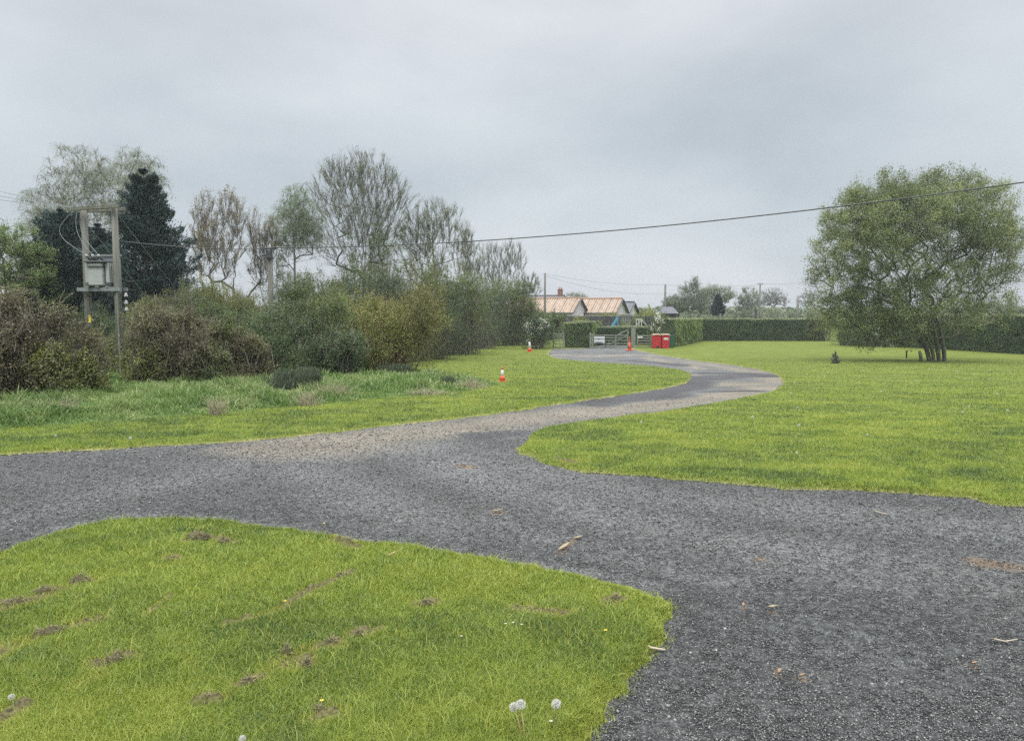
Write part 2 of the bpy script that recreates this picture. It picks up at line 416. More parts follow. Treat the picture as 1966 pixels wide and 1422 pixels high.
yr = np.exp(np.linspace(math.log(1.3), math.log(100.0), 640)); sr = np.concatenate([-np.geomspace(6.0, 1.02, 70), np.linspace(-1.0, 1.0, 520), np.geomspace(1.02, 6.0, 70)])
Yg, Sg = np.meshgrid(yr, sr, indexing='ij'); Xg = Sg * Yg
D = grass_sdf(Xg, Yg)
X, Y = Xg.ravel(), Yg.ravel()
# pull grid points beside the edge exactly onto it, so that the cut edge is clean
dsr = np.tile(np.gradient(sr), len(yr)); cell = np.maximum(Y * dsr, Y * (yr[1] / yr[0] - 1))
near = np.abs(D) < cell * .42
for _ in range(1):
    e_ = 0.01; i = np.where(near)[0]
    gx = (grass_sdf(X[i] + e_, Y[i]) - grass_sdf(X[i] - e_, Y[i])) / (2 * e_); gy = (grass_sdf(X[i], Y[i] + e_) - grass_sdf(X[i], Y[i] - e_)) / (2 * e_)
    g2 = np.maximum(gx * gx + gy * gy, .3); d_ = grass_sdf(X[i], Y[i])
    X[i] -= np.clip(d_ * gx / g2, -cell[i] * .42, cell[i] * .42); Y[i] -= np.clip(d_ * gy / g2, -cell[i] * .42, cell[i] * .42)
D = grass_sdf(X, Y); D[near] = 0
ny, nx = Yg.shape
id_ = np.arange(ny * nx).reshape(ny, nx)
Q = np.stack([id_[:-1, :-1], id_[:-1, 1:], id_[1:, 1:], id_[1:, :-1]], -1).reshape(-1, 4)
Q = Q[:, [0, 1, 2, 3]]
zt = terr(Y)
SC = scar(X, Y)
nearf = np.clip(1.4 - Y / 14, 0, 1)
DR = sdf(X, Y, ROUGH)
turf = 0.032 * np.clip(D / .07, 0, 1) ** .6 + (fbm(X, Y, .5, 3) - .5) * .03 * np.clip(D / .4, 0, 1) + (fbm(X, Y, .06, 9, 2) - .5) * .022 * nearf * np.clip(D / .1, 0, 1)
turf += SC * ((fbm(X, Y, .06, 31, 3) - .30) * .085) * nearf + np.clip(DR, 0, 1) * (.02 + .14 * fbm(X, Y, 1.6, 44, 3))
turf = np.where(D < -1e-6, -.035, turf); keep = (D[Q].max(1) > 1e-6)
def compact(vs, q, attrs):
    used = np.unique(q); mp_ = np.full(len(vs), -1); mp_[used] = np.arange(len(used))
    return vs[used], mp_[q], {k: a[used] for k, a in attrs.items()}
# gravel: ruts, worn pale bands and fresh dark patches, and brown spills
PALE = [(GP((560, 862), (640, 850), (760, 832), (860, 820), (960, 808), (1080, 795), (1180, 785), (1300, 770)), .85),
        (GP((1080, 800), (1200, 788), (1330, 770), (1420, 756), (1480, 742)), .7), (GP((1497, 735), (1480, 722), (1440, 712), (1380, 703), (1320, 694)), .6),
        (GP((1300, 692), (1240, 686), (1330, 703), (1345, 708)), .5), (GP((1070, 681), (1140, 684), (1220, 681), (1260, 683)), .9), (GP((1390, 737), (1460, 736)), 1.0),
        (GP((700, 846), (830, 832), (900, 826)), .5)]
DARK = [(GP((1130, 772), (1200, 764), (1270, 756), (1320, 744), (1350, 724)), .75), (GP((1360, 716), (1430, 716), (1470, 722)), .9), (GP((1200, 692), (1280, 697), (1310, 702)), .6),
        (GP((1110, 676), (1200, 677)), .5), (GP((1350, 752), (1440, 750)), .35), (GP((920, 836), (985, 830)), .35), (GP((1400, 722), (1340, 730)), .8)]
BROWN = [(GP((1880, 1078), (1905, 1083), (1925, 1086)), .10), (GP((1950, 1085), (1990, 1095)), .05), (GP((1075, 1060), (1100, 1036)), .03), (GP((1490, 1290), (1497, 1295)), .022), (GP((1530, 1300), (1548, 1304)), .02),
         (GP((1455, 1070), (1475, 1072)), .03), (GP((1425, 1164), (1428, 1165)), .02), (GP((1475, 1167), (1490, 1171)), .015), (GP((1865, 1276), (1872, 1279)), .018), (GP((890, 893), (900, 897)), .10), (GP((950, 983), (965, 983)), .04)]
TRACKS = [(GP((600, 862), (590, 880), (620, 910), (700, 950), (850, 1000)), .45, .8), (GP((820, 855), (880, 900), (1000, 950), (1200, 1000), (1500, 1060), (1966, 1120)), .5, .9), (GP((560, 868), (420, 900), (250, 940), (0, 985), (-200, 1010)), .4, .6), (GP((1000, 900), (1200, 940), (1500, 975), (1966, 1010)), .5, .8), (GP((950, 1000), (1150, 1060), (1400, 1110)), .25, .7), (GP((660, 1030), (900, 1068), (1150, 1100), (1290, 1130)), .12, .9), (GP((100, 1018), (240, 990), (420, 995), (600, 1020)), .10, .7)]
RUTS = GP((-100, 1000), (100, 985), (300, 935), (520, 905), (700, 880), (860, 862)), GP((1200, 1010), (1400, 1090), (1700, 1130), (2000, 1190)), GP((1040, 990), (1500, 1010), (2000, 1060)), GP((1320, 1100), (1440, 1130), (1560, 1200), (1800, 1300))
def band(X, Y, L, soft=.55, ns=.5, seed=0):
    r = np.zeros(np.size(X)); nv = fbm(X, Y, ns, 60 + seed, 3) - .5
    for pl, w in L:
        d = seg_dist(X, Y, pl, False) / w; r = np.maximum(r, np.clip((1.0 - d + nv * 1.1) / soft + .3, 0, 1))
    return r
sx_ = X * .35; pale = band(X, Y, PALE, .95, .9) ; dark = band(X, Y, DARK, .55, .9, 3); brown = band(X, Y, BROWN, .5, .06, 7)
fringe = np.clip(1 - np.abs(D + .16) / .24, 0, 1) * np.clip((Y - 11) / 6, 0, 1) * np.clip(fbm(X, Y, 1.2, 201, 3) * 2.4 - .6, 0, 1)
pale = np.clip(np.maximum(pale - dark, fringe), 0, 1); dark = np.clip(dark, 0, 1)
fld = fbm(X, Y, 1.5, 90, 3)
ruth = np.zeros(len(X))
for rt in RUTS:
    ruth -= .012 * np.exp(-(seg_dist(X, Y, rt, False) / .22) ** 2)
gz = zt + ruth + (fbm(X, Y, .9, 13) - .5) * .02 + (fbm(X, Y, .05, 15, 2) - .5) * .012 * nearf - .004
track = np.zeros(len(X))
for pl_, w_, k_ in TRACKS:
    track = np.maximum(track, k_ * np.exp(-(seg_dist(X, Y, pl_, False) / (w_ * (.6 + .8 * fbm(X, Y, .8, 33, 3)))) ** 2))
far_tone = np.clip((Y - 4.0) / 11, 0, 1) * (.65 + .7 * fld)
# gravel material
m, t, o = new_mat('gravel')
tc = N(t, 'ShaderNodeTexCoord')
def attr(t, n): return N(t, 'ShaderNodeAttribute', attribute_name=n).outputs['Fac']
vo = N(t, 'ShaderNodeTexVoronoi', inp={'Scale': 120.0, 'Randomness': 1.0}); t.links.new(tc.outputs['Object'], vo.inputs['Vector'])
vo2 = N(t, 'ShaderNodeTexVoronoi', inp={'Scale': 70.0}); t.links.new(tc.outputs['Object'], vo2.inputs['Vector'])
sepc = N(t, 'ShaderNodeSeparateColor'); t.links.new(vo.outputs['Color'], sepc.inputs[0])
sepd = N(t, 'ShaderNodeSeparateColor'); t.links.new(vo2.outputs['Color'], sepd.inputs[0])
mixv = N(t, 'ShaderNodeMixRGB', inp={0: .45}); t.links.new(sepc.outputs[0], mixv.inputs[1]); t.links.new(sepd.outputs[1], mixv.inputs[2])
fn = N(t, 'ShaderNodeTexNoise', inp={'Scale': 26.0, 'Detail': 2.5, 'Roughness': 1.0}); t.links.new(tc.outputs['Object'], fn.inputs['Vector'])
fr = N(t, 'ShaderNodeMapRange', inp={'From Min': .38, 'From Max': .62}); t.links.new(fn.outputs['Fac'], fr.inputs['Value'])
mixv2 = N(t, 'ShaderNodeMixRGB', inp={0: .55}); t.links.new(mixv.outputs[0], mixv2.inputs[1]); t.links.new(fr.outputs[0], mixv2.inputs[2]); mixv = mixv2
chips = ramp(t, [(0.08, (0.017, 0.017, 0.018)), (0.34, (0.039, 0.040, 0.040)), (0.6, (0.065, 0.068, 0.067)), (0.80, (0.100, 0.104, 0.104)), (0.93, (0.162, 0.165, 0.161))], mixv.outputs[0])
paler = ramp(t, [(0.1, (0.092, 0.082, 0.068)), (0.45, (0.161, 0.145, 0.118)), (0.9, (0.275, 0.254, 0.208))], mixv.outputs[0])
browner = ramp(t, [(0.1, (0.077, 0.056, 0.038)), (0.9, (0.210, 0.161, 0.115))], mixv.outputs[0])
darker = ramp(t, [(0.1, (0.044, 0.044, 0.047)), (0.9, (0.091, 0.090, 0.093))], mixv.outputs[0])
def mixc(a, b, fac):
    n_ = N(t, 'ShaderNodeMixRGB'); t.links.new(a, n_.inputs[1]); t.links.new(b, n_.inputs[2]); t.links.new(fac, n_.inputs[0]); return n_.outputs[0]
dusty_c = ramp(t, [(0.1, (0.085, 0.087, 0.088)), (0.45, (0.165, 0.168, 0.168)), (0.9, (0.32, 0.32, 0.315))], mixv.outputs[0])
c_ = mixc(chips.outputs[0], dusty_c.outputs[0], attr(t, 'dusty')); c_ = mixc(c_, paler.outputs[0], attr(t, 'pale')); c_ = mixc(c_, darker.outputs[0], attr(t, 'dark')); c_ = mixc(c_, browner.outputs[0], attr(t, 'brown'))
big = N(t, 'ShaderNodeTexNoise', inp={'Scale': 0.9, 'Detail': 5.0}); t.links.new(tc.outputs['Object'], big.inputs['Vector'])
bigr = ramp(t, [(0.3, (0.80, 0.80, 0.80)), (0.7, (1.12, 1.12, 1.11))], big.outputs['Fac'])
bigr.color_ramp.elements[0].color = (.86, .86, .86, 1); bigr.color_ramp.elements[1].color = (1.20, 1.21, 1.215, 1)
mm = N(t, 'ShaderNodeMixRGB', blend_type='MULTIPLY', inp={0: 1.0}); t.links.new(c_, mm.inputs[1]); t.links.new(bigr.outputs[0], mm.inputs[2])
p = N(t, 'ShaderNodeBsdfPrincipled', inp={'Roughness': .85, 'Specular IOR Level': .15}); t.links.new(mm.outputs[0], p.inputs['Base Color'])
bm_ = N(t, 'ShaderNodeBump', inp={'Strength': .8, 'Distance': .012}); t.links.new(vo.outputs['Distance'], bm_.inputs['Height']); bm_.invert = True
t.links.new(bm_.outputs[0], p.inputs['Normal']); t.links.new(p.outputs[0], o.inputs[0]); M['gravel'] = m
gk = (D[Q].min(1) < cell[Q].max(1) * 1.2 + .12)
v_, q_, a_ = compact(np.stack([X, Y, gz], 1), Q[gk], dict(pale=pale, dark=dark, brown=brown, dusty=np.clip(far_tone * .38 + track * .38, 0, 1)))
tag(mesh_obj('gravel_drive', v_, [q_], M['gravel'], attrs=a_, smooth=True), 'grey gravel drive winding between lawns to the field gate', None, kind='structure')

# lawn soil-and-thatch surface under the blades
m, t, o = new_mat('lawn')
tc = N(t, 'ShaderNodeTexCoord')
n1 = N(t, 'ShaderNodeTexNoise', inp={'Scale': 55.0, 'Detail': 5.0, 'Roughness': .7}); t.links.new(tc.outputs['Object'], n1.inputs['Vector'])
mpn = N(t, 'ShaderNodeMapping'); mpn.inputs['Scale'].default_value = (.35, 1.0, 1.0); mpn.inputs['Rotation'].default_value = (0, 0, .12); t.links.new(tc.outputs['Object'], mpn.inputs[0])
n2 = N(t, 'ShaderNodeTexNoise', inp={'Scale': 2.6, 'Detail': 8.0, 'Roughness': .62}); t.links.new(mpn.outputs[0], n2.inputs['Vector'])
mxn = N(t, 'ShaderNodeMixRGB', inp={0: .55}); t.links.new(n1.outputs['Fac'], mxn.inputs[1]); t.links.new(n2.outputs['Fac'], mxn.inputs[2])
g_ = ramp(t, [(0.33, (0.056, 0.076, 0.015)), (0.47, (0.098, 0.124, 0.024)), (0.57, (0.132, 0.158, 0.034)), (0.70, (0.178, 0.20, 0.055))], mxn.outputs[0])
so = ramp(t, [(0.38, (0.035, 0.034, 0.016)), (0.62, (0.13, 0.115, 0.058))], n1.outputs['Fac'])
st = ramp(t, [(0.35, (0.10, 0.10, 0.04)), (0.6, (0.30, 0.27, 0.15))], n1.outputs['Fac'])
rg = ramp(t, [(0.35, (0.055, 0.085, 0.025)), (0.5, (0.10, 0.145, 0.045)), (0.65, (0.17, 0.20, 0.075))], mxn.outputs[0])
c_ = mixc(g_.outputs[0], rg.outputs[0], attr(t, 'rough')); c_ = mixc(c_, so.outputs[0], attr(t, 'soil')); c_ = mixc(c_, st.outputs[0], attr(t, 'edge'))
p = N(t, 'ShaderNodeBsdfPrincipled', inp={'Roughness': .95, 'Specular IOR Level': .08}); t.links.new(c_, p.inputs['Base Color'])
b_ = N(t, 'ShaderNodeBump', inp={'Strength': .35, 'Distance': .02}); t.links.new(n1.outputs['Fac'], b_.inputs['Height']); t.links.new(b_.outputs[0], p.inputs['Normal'])
t.links.new(p.outputs[0], o.inputs[0]); M['lawn'] = m
edge = np.clip(1 - D / .05, 0, 1) * np.clip(fbm(X, Y, .4, 77, 2) * 2.2 - .5, 0, 1)
v_, q_, a_ = compact(np.stack([X, Y, zt + turf + .001], 1), Q[keep], dict(soil=SC, edge=edge, rough=np.clip(DR * 3 + .5, 0, 1)))
LAWN = tag(mesh_obj('lawn', v_, [q_], M['lawn'], attrs=a_, smooth=False), 'mown green lawn on both sides of the gravel drive', None, kind='structure')

# open ground reaching the horizon, just below the lawn and drive
ys = np.concatenate([np.linspace(-60, 2, 12), np.linspace(4, 56, 40), np.linspace(70, 1000, 30)]); xs = np.linspace(-1000, 1000, 60)
A, B = np.meshgrid(ys, xs, indexing='ij'); ii = np.arange(A.size).reshape(A.shape)
q_ = np.stack([ii[:-1, :-1], ii[:-1, 1:], ii[1:, 1:], ii[1:, :-1]], -1).reshape(-1, 4)
z_ = terr(A.ravel()) - .045
mesh_obj('ground', np.stack([B.ravel(), A.ravel(), z_], 1), [q_], M['lawn'], attrs=dict(soil=0 * z_, edge=0 * z_, rough=0 * z_), smooth=True)['kind'] = 'structure'

def gz_at(x, y): return float(terr(y))
# height of the lawn surface for planting blades
def lawn_z(X, Y, D=None):
    D = grass_sdf(X, Y) if D is None else D
    DRl = sdf(X, Y, ROUGH)
    return terr(Y) + 0.032 * np.clip(D / .07, 0, 1) ** .6 + (fbm(X, Y, .5, 3) - .5) * .03 * np.clip(D / .4, 0, 1) + np.clip(DRl, 0, 1) * (.02 + .14 * fbm(X, Y, 1.6, 44, 3))

def blades(name, label, mat, u0, u1, v0, v1, n, hmin, hmax, wmin, wmax, seed, sel, tintf, lean=.5, cat='grass', two=True, growth=0.0):
    """grass sown evenly over a stretch of ground; blade count follows how near it is"""
    rng = np.random.default_rng(seed)
    u = rng.uniform(u0, u1, n); v = rng.uniform(v0, v1, n)
    a = (u - CX) / F; b = -(v - CY) / F; dy = CP + b * SP; dz = -SP + b * CP
    Yp = 1.6 * dy / -dz
    for _ in range(12): Yp = (EYE - terr(Yp)) * dy / -dz
    Xp = a / dy * Yp
    D_ = grass_sdf(Xp, Yp); DRl = sdf(Xp, Yp, ROUGH)
    k = sel(Xp, Yp, D_, DRl, rng.uniform(size=n)); Xp, Yp, D_, DRl = Xp[k], Yp[k], D_[k], DRl[k]; n = len(Xp)
    z = lawn_z(Xp, Yp, D_)
    base = np.stack([Xp, Yp, z - .004], 1)
    clump = fbm(Xp, Yp, .35, 71, 3)
    H = rng.uniform(hmin, hmax, n) * (.55 + .9 * clump); H *= np.clip(.35 + D_ * 6, .35, 1.0) if growth == 0 else np.clip(.4 + (np.maximum(DRl, 0)) * growth, .4, 1.4) * (.25 + 2.6 * fbm(Xp, Yp, .55, 171, 3) ** 2)
    w = rng.uniform(wmin, wmax, n) * np.clip(Yp / 5.0, .55, 12) ** .85
    th = rng.uniform(0, 2 * np.pi, n); wd = np.stack([np.cos(th), np.sin(th), 0 * th], 1)
    ld = rng.normal(size=(n, 3)); ld[:, 2] = 0; ld = norm(ld) * (rng.uniform(0, lean, n) * H)[:, None]
    up = np.zeros((n, 3)); up[:, 2] = H
    mid = base + up * .55 + ld * .35; tip = base + up * rng.uniform(.7, 1, n)[:, None] + ld * 1.1
    ww = wd * (w / 2)[:, None]
    if two:
        vs = np.stack([base - ww, base + ww, mid + ww * .8, mid - ww * .8, tip], 1).reshape(-1, 3)
        bi = (np.arange(n) * 5)[:, None]; fs = [bi + np.array([0, 1, 2, 3]), bi + np.array([3, 2, 4])]; kf = 5
    else:
        vs = np.stack([base - ww, base + ww, tip], 1).reshape(-1, 3)
        bi = (np.arange(n) * 3)[:, None]; fs = [bi + np.array([0, 1, 2])]; kf = 3
    tint = np.repeat(np.clip(tintf(Xp, Yp, rng, n, D_), 0, 1), kf)
    ob = mesh_obj(name, vs, fs, mat, attrs=dict(tint=tint))
    return tag(ob, label, cat, kind='stuff')
def tint_lawn(X, Y, rng, n, D_):
    patch = fbm(X, Y, .9, 51, 4); fine = fbm(X, Y, .12, 57, 2)
    tt = .48 + (patch - .5) * .8 + (fine - .5) * .4 + rng.normal(0, .16, n)
    tt = np.where(D_ < .09, tt + .12 * rng.uniform(size=n), tt)
    sc_ = scar(X, Y)
    return np.where((rng.uniform(size=n) < .05) | ((sc_ > .1) & (rng.uniform(size=n) < .55)) | ((D_ < .03) & (rng.uniform(size=n) < .3)), rng.uniform(.82, 1, n), np.minimum(tt, .80))
near_sel = lambda X, Y, D_, DR_, r: (D_ > .004) & (Y < 12) & (sdf(X, Y, LAWN_NEAR) + wob(X, Y) > 0) & (r > scar(X, Y) * .72)
blades('near_grass', 'short green lawn grass in the foreground beside the gravel', M['grass_blade'], -700, 1420, 985, 1560, 780000, .020, .046, .0035, .0065, 11, near_sel, tint_lawn, lean=.9)
edge_sel = lambda X, Y, D_, DR_, r: (D_ > -.05) & (D_ < .09) & (Y < 14) & ((D_ > -.01) | (r < .10))
blades('edge_grass', 'longer ragged grass along the edge of the drive', M['grass_blade'], -500, 2700, 790, 1422, 1100000, .03, .065, .004, .008, 12, edge_sel, tint_lawn, lean=1.1)
blades('tall_blades', 'scattered long pale grass blades standing above the near lawn', M['grass_blade'], -300, 1420, 985, 1560, 5000, .06, .10, .003, .0045, 16, near_sel, lambda X, Y, rng, n, D_: rng.uniform(.55, .95, n), lean=1.3)
right_sel = lambda X, Y, D_, DR_, r: (D_ > .0) & (X > 0) & (Y > 4) & (sdf(X, Y, LAWN_NEAR) < 0)
def tint_mown(X, Y, rng, n, D_):
    tt = tint_lawn(X, Y, rng, n, D_)
    stripe = vnoise(X * .25 + Y * .04, Y, .55, 99)
    return np.clip(tt - .07 + (fbm(X, Y, .24, 141, 2) - .5) * .6 + (stripe - .5) * .34 - .5 * np.clip(fbm(X * .45, Y, .5, 123, 3) - .56, 0, 1) * 3, 0, 1)
blades('mown_grass', 'mown lawn grass right of the winding drive', M['grass_blade'], 900, 3000, 690, 1040, 620000, .025, .05, .004, .008, 13, right_sel, tint_mown, lean=1.0, two=False)
left_sel = lambda X, Y, D_, DR_, r: (D_ > 0) & (DR_ < .08) & (Y > 8) & (sdf(X, Y, LAWN_LEFT) > 0)
blades('mown_strip_grass', 'mown grass strip between the drive and the rough verge', M['grass_blade'], -500, 1340, 672, 905, 390000, .03, .055, .004, .008, 14, left_sel, tint_mown, lean=1.0, two=False)
rough_sel = lambda X, Y, D_, DR_, r: (DR_ > -.05)
def tint_rough(X, Y, rng, n, D_):
    patch = fbm(X, Y, 1.3, 61, 4); dry = fbm(X, Y, 1.0, 65, 3)
    tt = .42 + (patch - .5) * .9 + (fbm(X, Y, .45, 67, 3) - .5) * .9 + rng.normal(0, .12, n)
    return np.where((rng.uniform(size=n) < .05) | ((dry > .60) & (rng.uniform(size=n) < .5)), rng.uniform(.85, 1, n), np.minimum(tt, .8))
blades('rough_grass', 'long rough grass and weeds below the thicket', M['rough_blade'], -500, 990, 705, 850, 340000, .04, .14, .005, .010, 15, rough_sel, tint_rough, lean=1.0, growth=1.2)

# loose chippings on the near gravel
rng = np.random.default_rng(5)
n = 260000
u = rng.uniform(-150, 2150, n); v = rng.uniform(760, 1480, n); a = (u - CX) / F; b = -(v - CY) / F; dy = CP + b * SP; dz = -SP + b * CP
Yp = 1.6 * dy / -dz
for _ in range(12): Yp = (EYE - terr(Yp)) * dy / -dz
Xp = a / dy * Yp; D_ = grass_sdf(Xp, Yp)
k = (D_ < .03) & (Yp < 22) & (rng.uniform(size=n) > np.clip((Yp - 6) / 16, 0, 1)); Xp, Yp = Xp[k], Yp[k]; n = len(Xp)
sz = rng.uniform(.0025, .0065, n) * np.clip(Yp / 5, .8, 1.9); big_ = rng.uniform(size=n) < .012; sz[big_] *= 1.9
oc = np.array([[1, 0, 0], [0, 1, 0], [-1, 0, 0], [0, -1, 0], [0, 0, .75], [0, 0, -.6]], float)
th = rng.uniform(0, 6.283, n); R_ = np.stack([np.stack([np.cos(th), -np.sin(th)], 1), np.stack([np.sin(th), np.cos(th)], 1)], 1)
pv = np.broadcast_to(oc, (n, 6, 3)) * rng.uniform(.6, 1.3, (n, 6, 1)); pv = pv.copy(); pv[:, :, 0] *= rng.uniform(.8, 1.5, (n, 1))
xy = np.einsum('nij,nkj->nki', R_, pv[:, :, :2]); pv[:, :, :2] = xy
gzp = terr(Yp) + (fbm(Xp, Yp, .9, 13) - .5) * .02 - .004
for rt in RUTS: gzp -= .012 * np.exp(-(seg_dist(Xp, Yp, rt, False) / .22) ** 2)
pv = pv * sz[:, None, None] + np.stack([Xp, Yp, gzp + sz * .35], 1)[:, None, :]
fo = np.array([[0, 1, 4], [1, 2, 4], [2, 3, 4], [3, 0, 4], [1, 0, 5], [2, 1, 5], [3, 2, 5], [0, 3, 5]])
fs = ((np.arange(n) * 6)[:, None, None] + fo).reshape(-1, 3)
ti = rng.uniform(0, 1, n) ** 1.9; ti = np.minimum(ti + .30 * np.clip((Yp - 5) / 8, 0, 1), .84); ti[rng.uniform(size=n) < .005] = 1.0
M['chip'] = leaf_mat('chip', [(0.025, 0.025, 0.025), (0.050, 0.051, 0.052), (0.072, 0.074, 0.075), (0.105, 0.107, 0.107), (0.16, 0.16, 0.157), (0.45, 0.45, 0.43)], 0.0, .5)
tag(mesh_obj('loose_gravel', pv.reshape(-1, 3), [fs], M['chip'], attrs=dict(tint=np.repeat(ti, 6))), 'loose grey chippings scattered over the near drive', 'gravel', kind='stuff')

# ---------------------------------------------------------------- trees, shrubs, hedges
def ell_sample(rng, env, n, pw=.5, shell=0.0):
    """points inside a union of ellipsoids [(centre, radii)]"""
    vol = np.array([np.prod(r) ** .8 for c, r in env]); k = rng.choice(len(env), n, p=vol / vol.sum())
    C = np.array([c for c, r in env])[k]; R = np.array([r for c, r in env])[k]
    rr = shell + (1 - shell) * rng.uniform(0, 1, n) ** pw
    return C + rnd_unit(rng, n) * R * rr[:, None]
def env_px(parts, Y, base, depth=.85):
    """crown lobes given where they are seen, at the distance Y"""
    out_ = []
    for (u, v, ru, rv) in parts:
        c = at(u, v, Y) - base
        out_.append((c, np.array([ru * Y / F, ru * Y / F * depth, rv * Y / F])))
    return out_
def grow(rng, stems, targets, wh=1.0, rtip=.012, pw=.42, step=.5, minslope=0.0, curl=.5, maxr=None, sag=0.0):
    """skeleton that reaches every target; stems = list of polylines"""
    P, par, dr = [], [], []
    for st in stems:
        prev = -1
        for i, p in enumerate(st):
            P.append(np.array(p, float)); par.append(prev); prev = len(P) - 1
            d = np.array(st[min(i + 1, len(st) - 1)], float) - np.array(st[max(i - 1, 0)], float); dr.append(d / (np.linalg.norm(d) + 1e-9))
    cap = 40000; PA = np.zeros((cap, 3)); n = len(P); PA[:n] = P
    skip = max(1, int(len(stems[0]) * .15))
    order = np.argsort(np.linalg.norm((targets - PA[0]) * [1, 1, .8], axis=1) + rng.normal(0, .3, len(targets)))
    usable = np.zeros(cap, bool); off = 0
    for st in stems:
        usable[off + max(1, int(len(st) * .3)):off + len(st)] = True; off += len(st)
    tips = []
    for ti in order:
        t_ = targets[ti]; d = t_ - PA[:n]; dh = np.hypot(d[:, 0], d[:, 1])
        cost = np.sqrt((wh * dh) ** 2 + d[:, 2] ** 2) + np.where(d[:, 2] < minslope * dh, 2.2 * (minslope * dh - d[:, 2]), 0) + np.where(usable[:n], 0, 1e3)
        j = int(np.argmin(cost)); L = np.linalg.norm(d[j])
        if L < .12: continue
        k = int(np.clip(L / step, 1, 9)); c1 = PA[j] + dr[j] * L * curl; c1[2] += L * .06
        pr = j; last = PA[j]
        for s_ in range(1, k + 1):
            q = s_ / k; p_ = (1 - q) ** 2 * PA[j] + 2 * q * (1 - q) * c1 + q * q * t_
            if s_ < k: p_ = p_ + rng.normal(0, .045 * step * 1.5, 3)
            p_[2] -= sag * L * q * q * .3
            if n >= cap: break
            PA[n] = p_; par.append(pr); dd = p_ - last; dr.append(dd / (np.linalg.norm(dd) + 1e-9)); last = p_; usable[n] = True
            pr = n; n += 1
        tips.append(pr)
    par = np.array(par); PA = PA[:n]; dr = np.array(dr)
    cnt = np.zeros(n); ch = np.zeros(n, int)
    np.add.at(ch, par[par >= 0], 1); cnt[ch == 0] = 1
    for i in range(n - 1, -1, -1):
        if par[i] >= 0: cnt[par[i]] += cnt[i]
    r = rtip * np.maximum(cnt, 1) ** pw
    if maxr: r = np.minimum(r, maxr)
    return PA, par, dr, r, cnt
def skeleton_mesh(PA, par, r, thick, n1=7, n2=4):
    i = np.where(par >= 0)[0]; p0, p1 = PA[par[i]], PA[i]; r0 = np.minimum(r[par[i]], r[i] * 1.35); r1 = r[i]
    p1 = p1 + norm(p1 - p0) * r1[:, None] * .3
    big_ = r1 > thick; V_, Fs, o_ = [], [], 0
    for m_, k in ((big_, n1), (~big_, n2)):
        if m_.any():
            v, f = seg_tubes(p0[m_], p1[m_], r0[m_], r1[m_], k); V_.append(v); Fs.append(f + o_); o_ += len(v)
    return np.concatenate(V_), np.concatenate(Fs)
def twigs_from(rng, PA, dr, sel, per, L, up=.3, out_=.6, rnd=.6, r=.006, droop=0.0, centre=None, n3=3):
    """fine shoots; returns tube mesh and points along them for leaves"""
    k = rng.choice(sel, per); b = PA[k]
    d = dr[k] * .6 + rnd_unit(rng, per) * rnd; d[:, 2] += up
    if centre is not None: d += norm(b - centre) * out_
    d = norm(d); Ls = rng.uniform(L * .45, L, per)[:, None]
    m_ = b + d * Ls * .5; d2 = norm(d + np.array([0, 0, -droop]) + rnd_unit(rng, per) * .25); e_ = m_ + d2 * Ls * .5
    segs = [(b, m_, r, r * .8), (m_, e_, r * .8, r * .45)]
    if droop > .8:
        e2 = e_ + norm(d2 * .5 + np.array([0, 0, -1.2])) * Ls * .7; segs.append((e_, e2, r * .45, r * .3))
    V_, Fs, o_ = [], [], 0
    for p0, p1, r0, r1 in segs:
        v, f = seg_tubes(p0, p1, r0, r1, n3); V_.append(v); Fs.append(f + o_); o_ += len(v)
    return np.concatenate(V_), np.concatenate(Fs), [(s[0], s[1]) for s in segs]
def along(rng, segs, n, jit, w=None):
    w = w or [1] * len(segs); w = np.array(w, float) / sum(w)
    k = rng.choice(len(segs), n, p=w); m = len(segs[0][0]); i = rng.integers(0, m, n)
    A_ = np.stack([s[0] for s in segs]); B_ = np.stack([s[1] for s in segs]); t_ = rng.uniform(0, 1, n)[:, None]
    return A_[k, i] * (1 - t_) + B_[k, i] * t_ + rng.normal(0, jit, (n, 3))
def tint_pts(P, rng, base, s=.9, amp=.55, jit=.16, off=0.0):
    q = P + base
    return np.clip(.5 + off + (fbm(q[:, 0] + q[:, 2] * .37, q[:, 1] * .5 + q[:, 2], s, 5, 3) - .5) * amp * 2 + rng.normal(0, jit, len(P)), 0, 1)
def foliage_obj(name, root, leafv, leaff, tint, twv, twf, leaf, wood):
    """leaves and the fine twigs that carry them, one part with two materials"""
    if leafv is None: leafv = np.zeros((0, 3)); leaff = np.zeros((0, 4), int); tint = np.zeros(0)
    v = np.concatenate([leafv, twv]); f = np.concatenate([leaff, np.asarray(twf) + len(leafv)])
    return mesh_obj(name, v, [f], None, root, mats=[leaf, wood], mat_idx=np.r_[np.zeros(len(leaff), int), np.ones(len(twf), int)],
                    attrs=dict(tint=np.r_[tint, np.full(len(twv), .5)]))
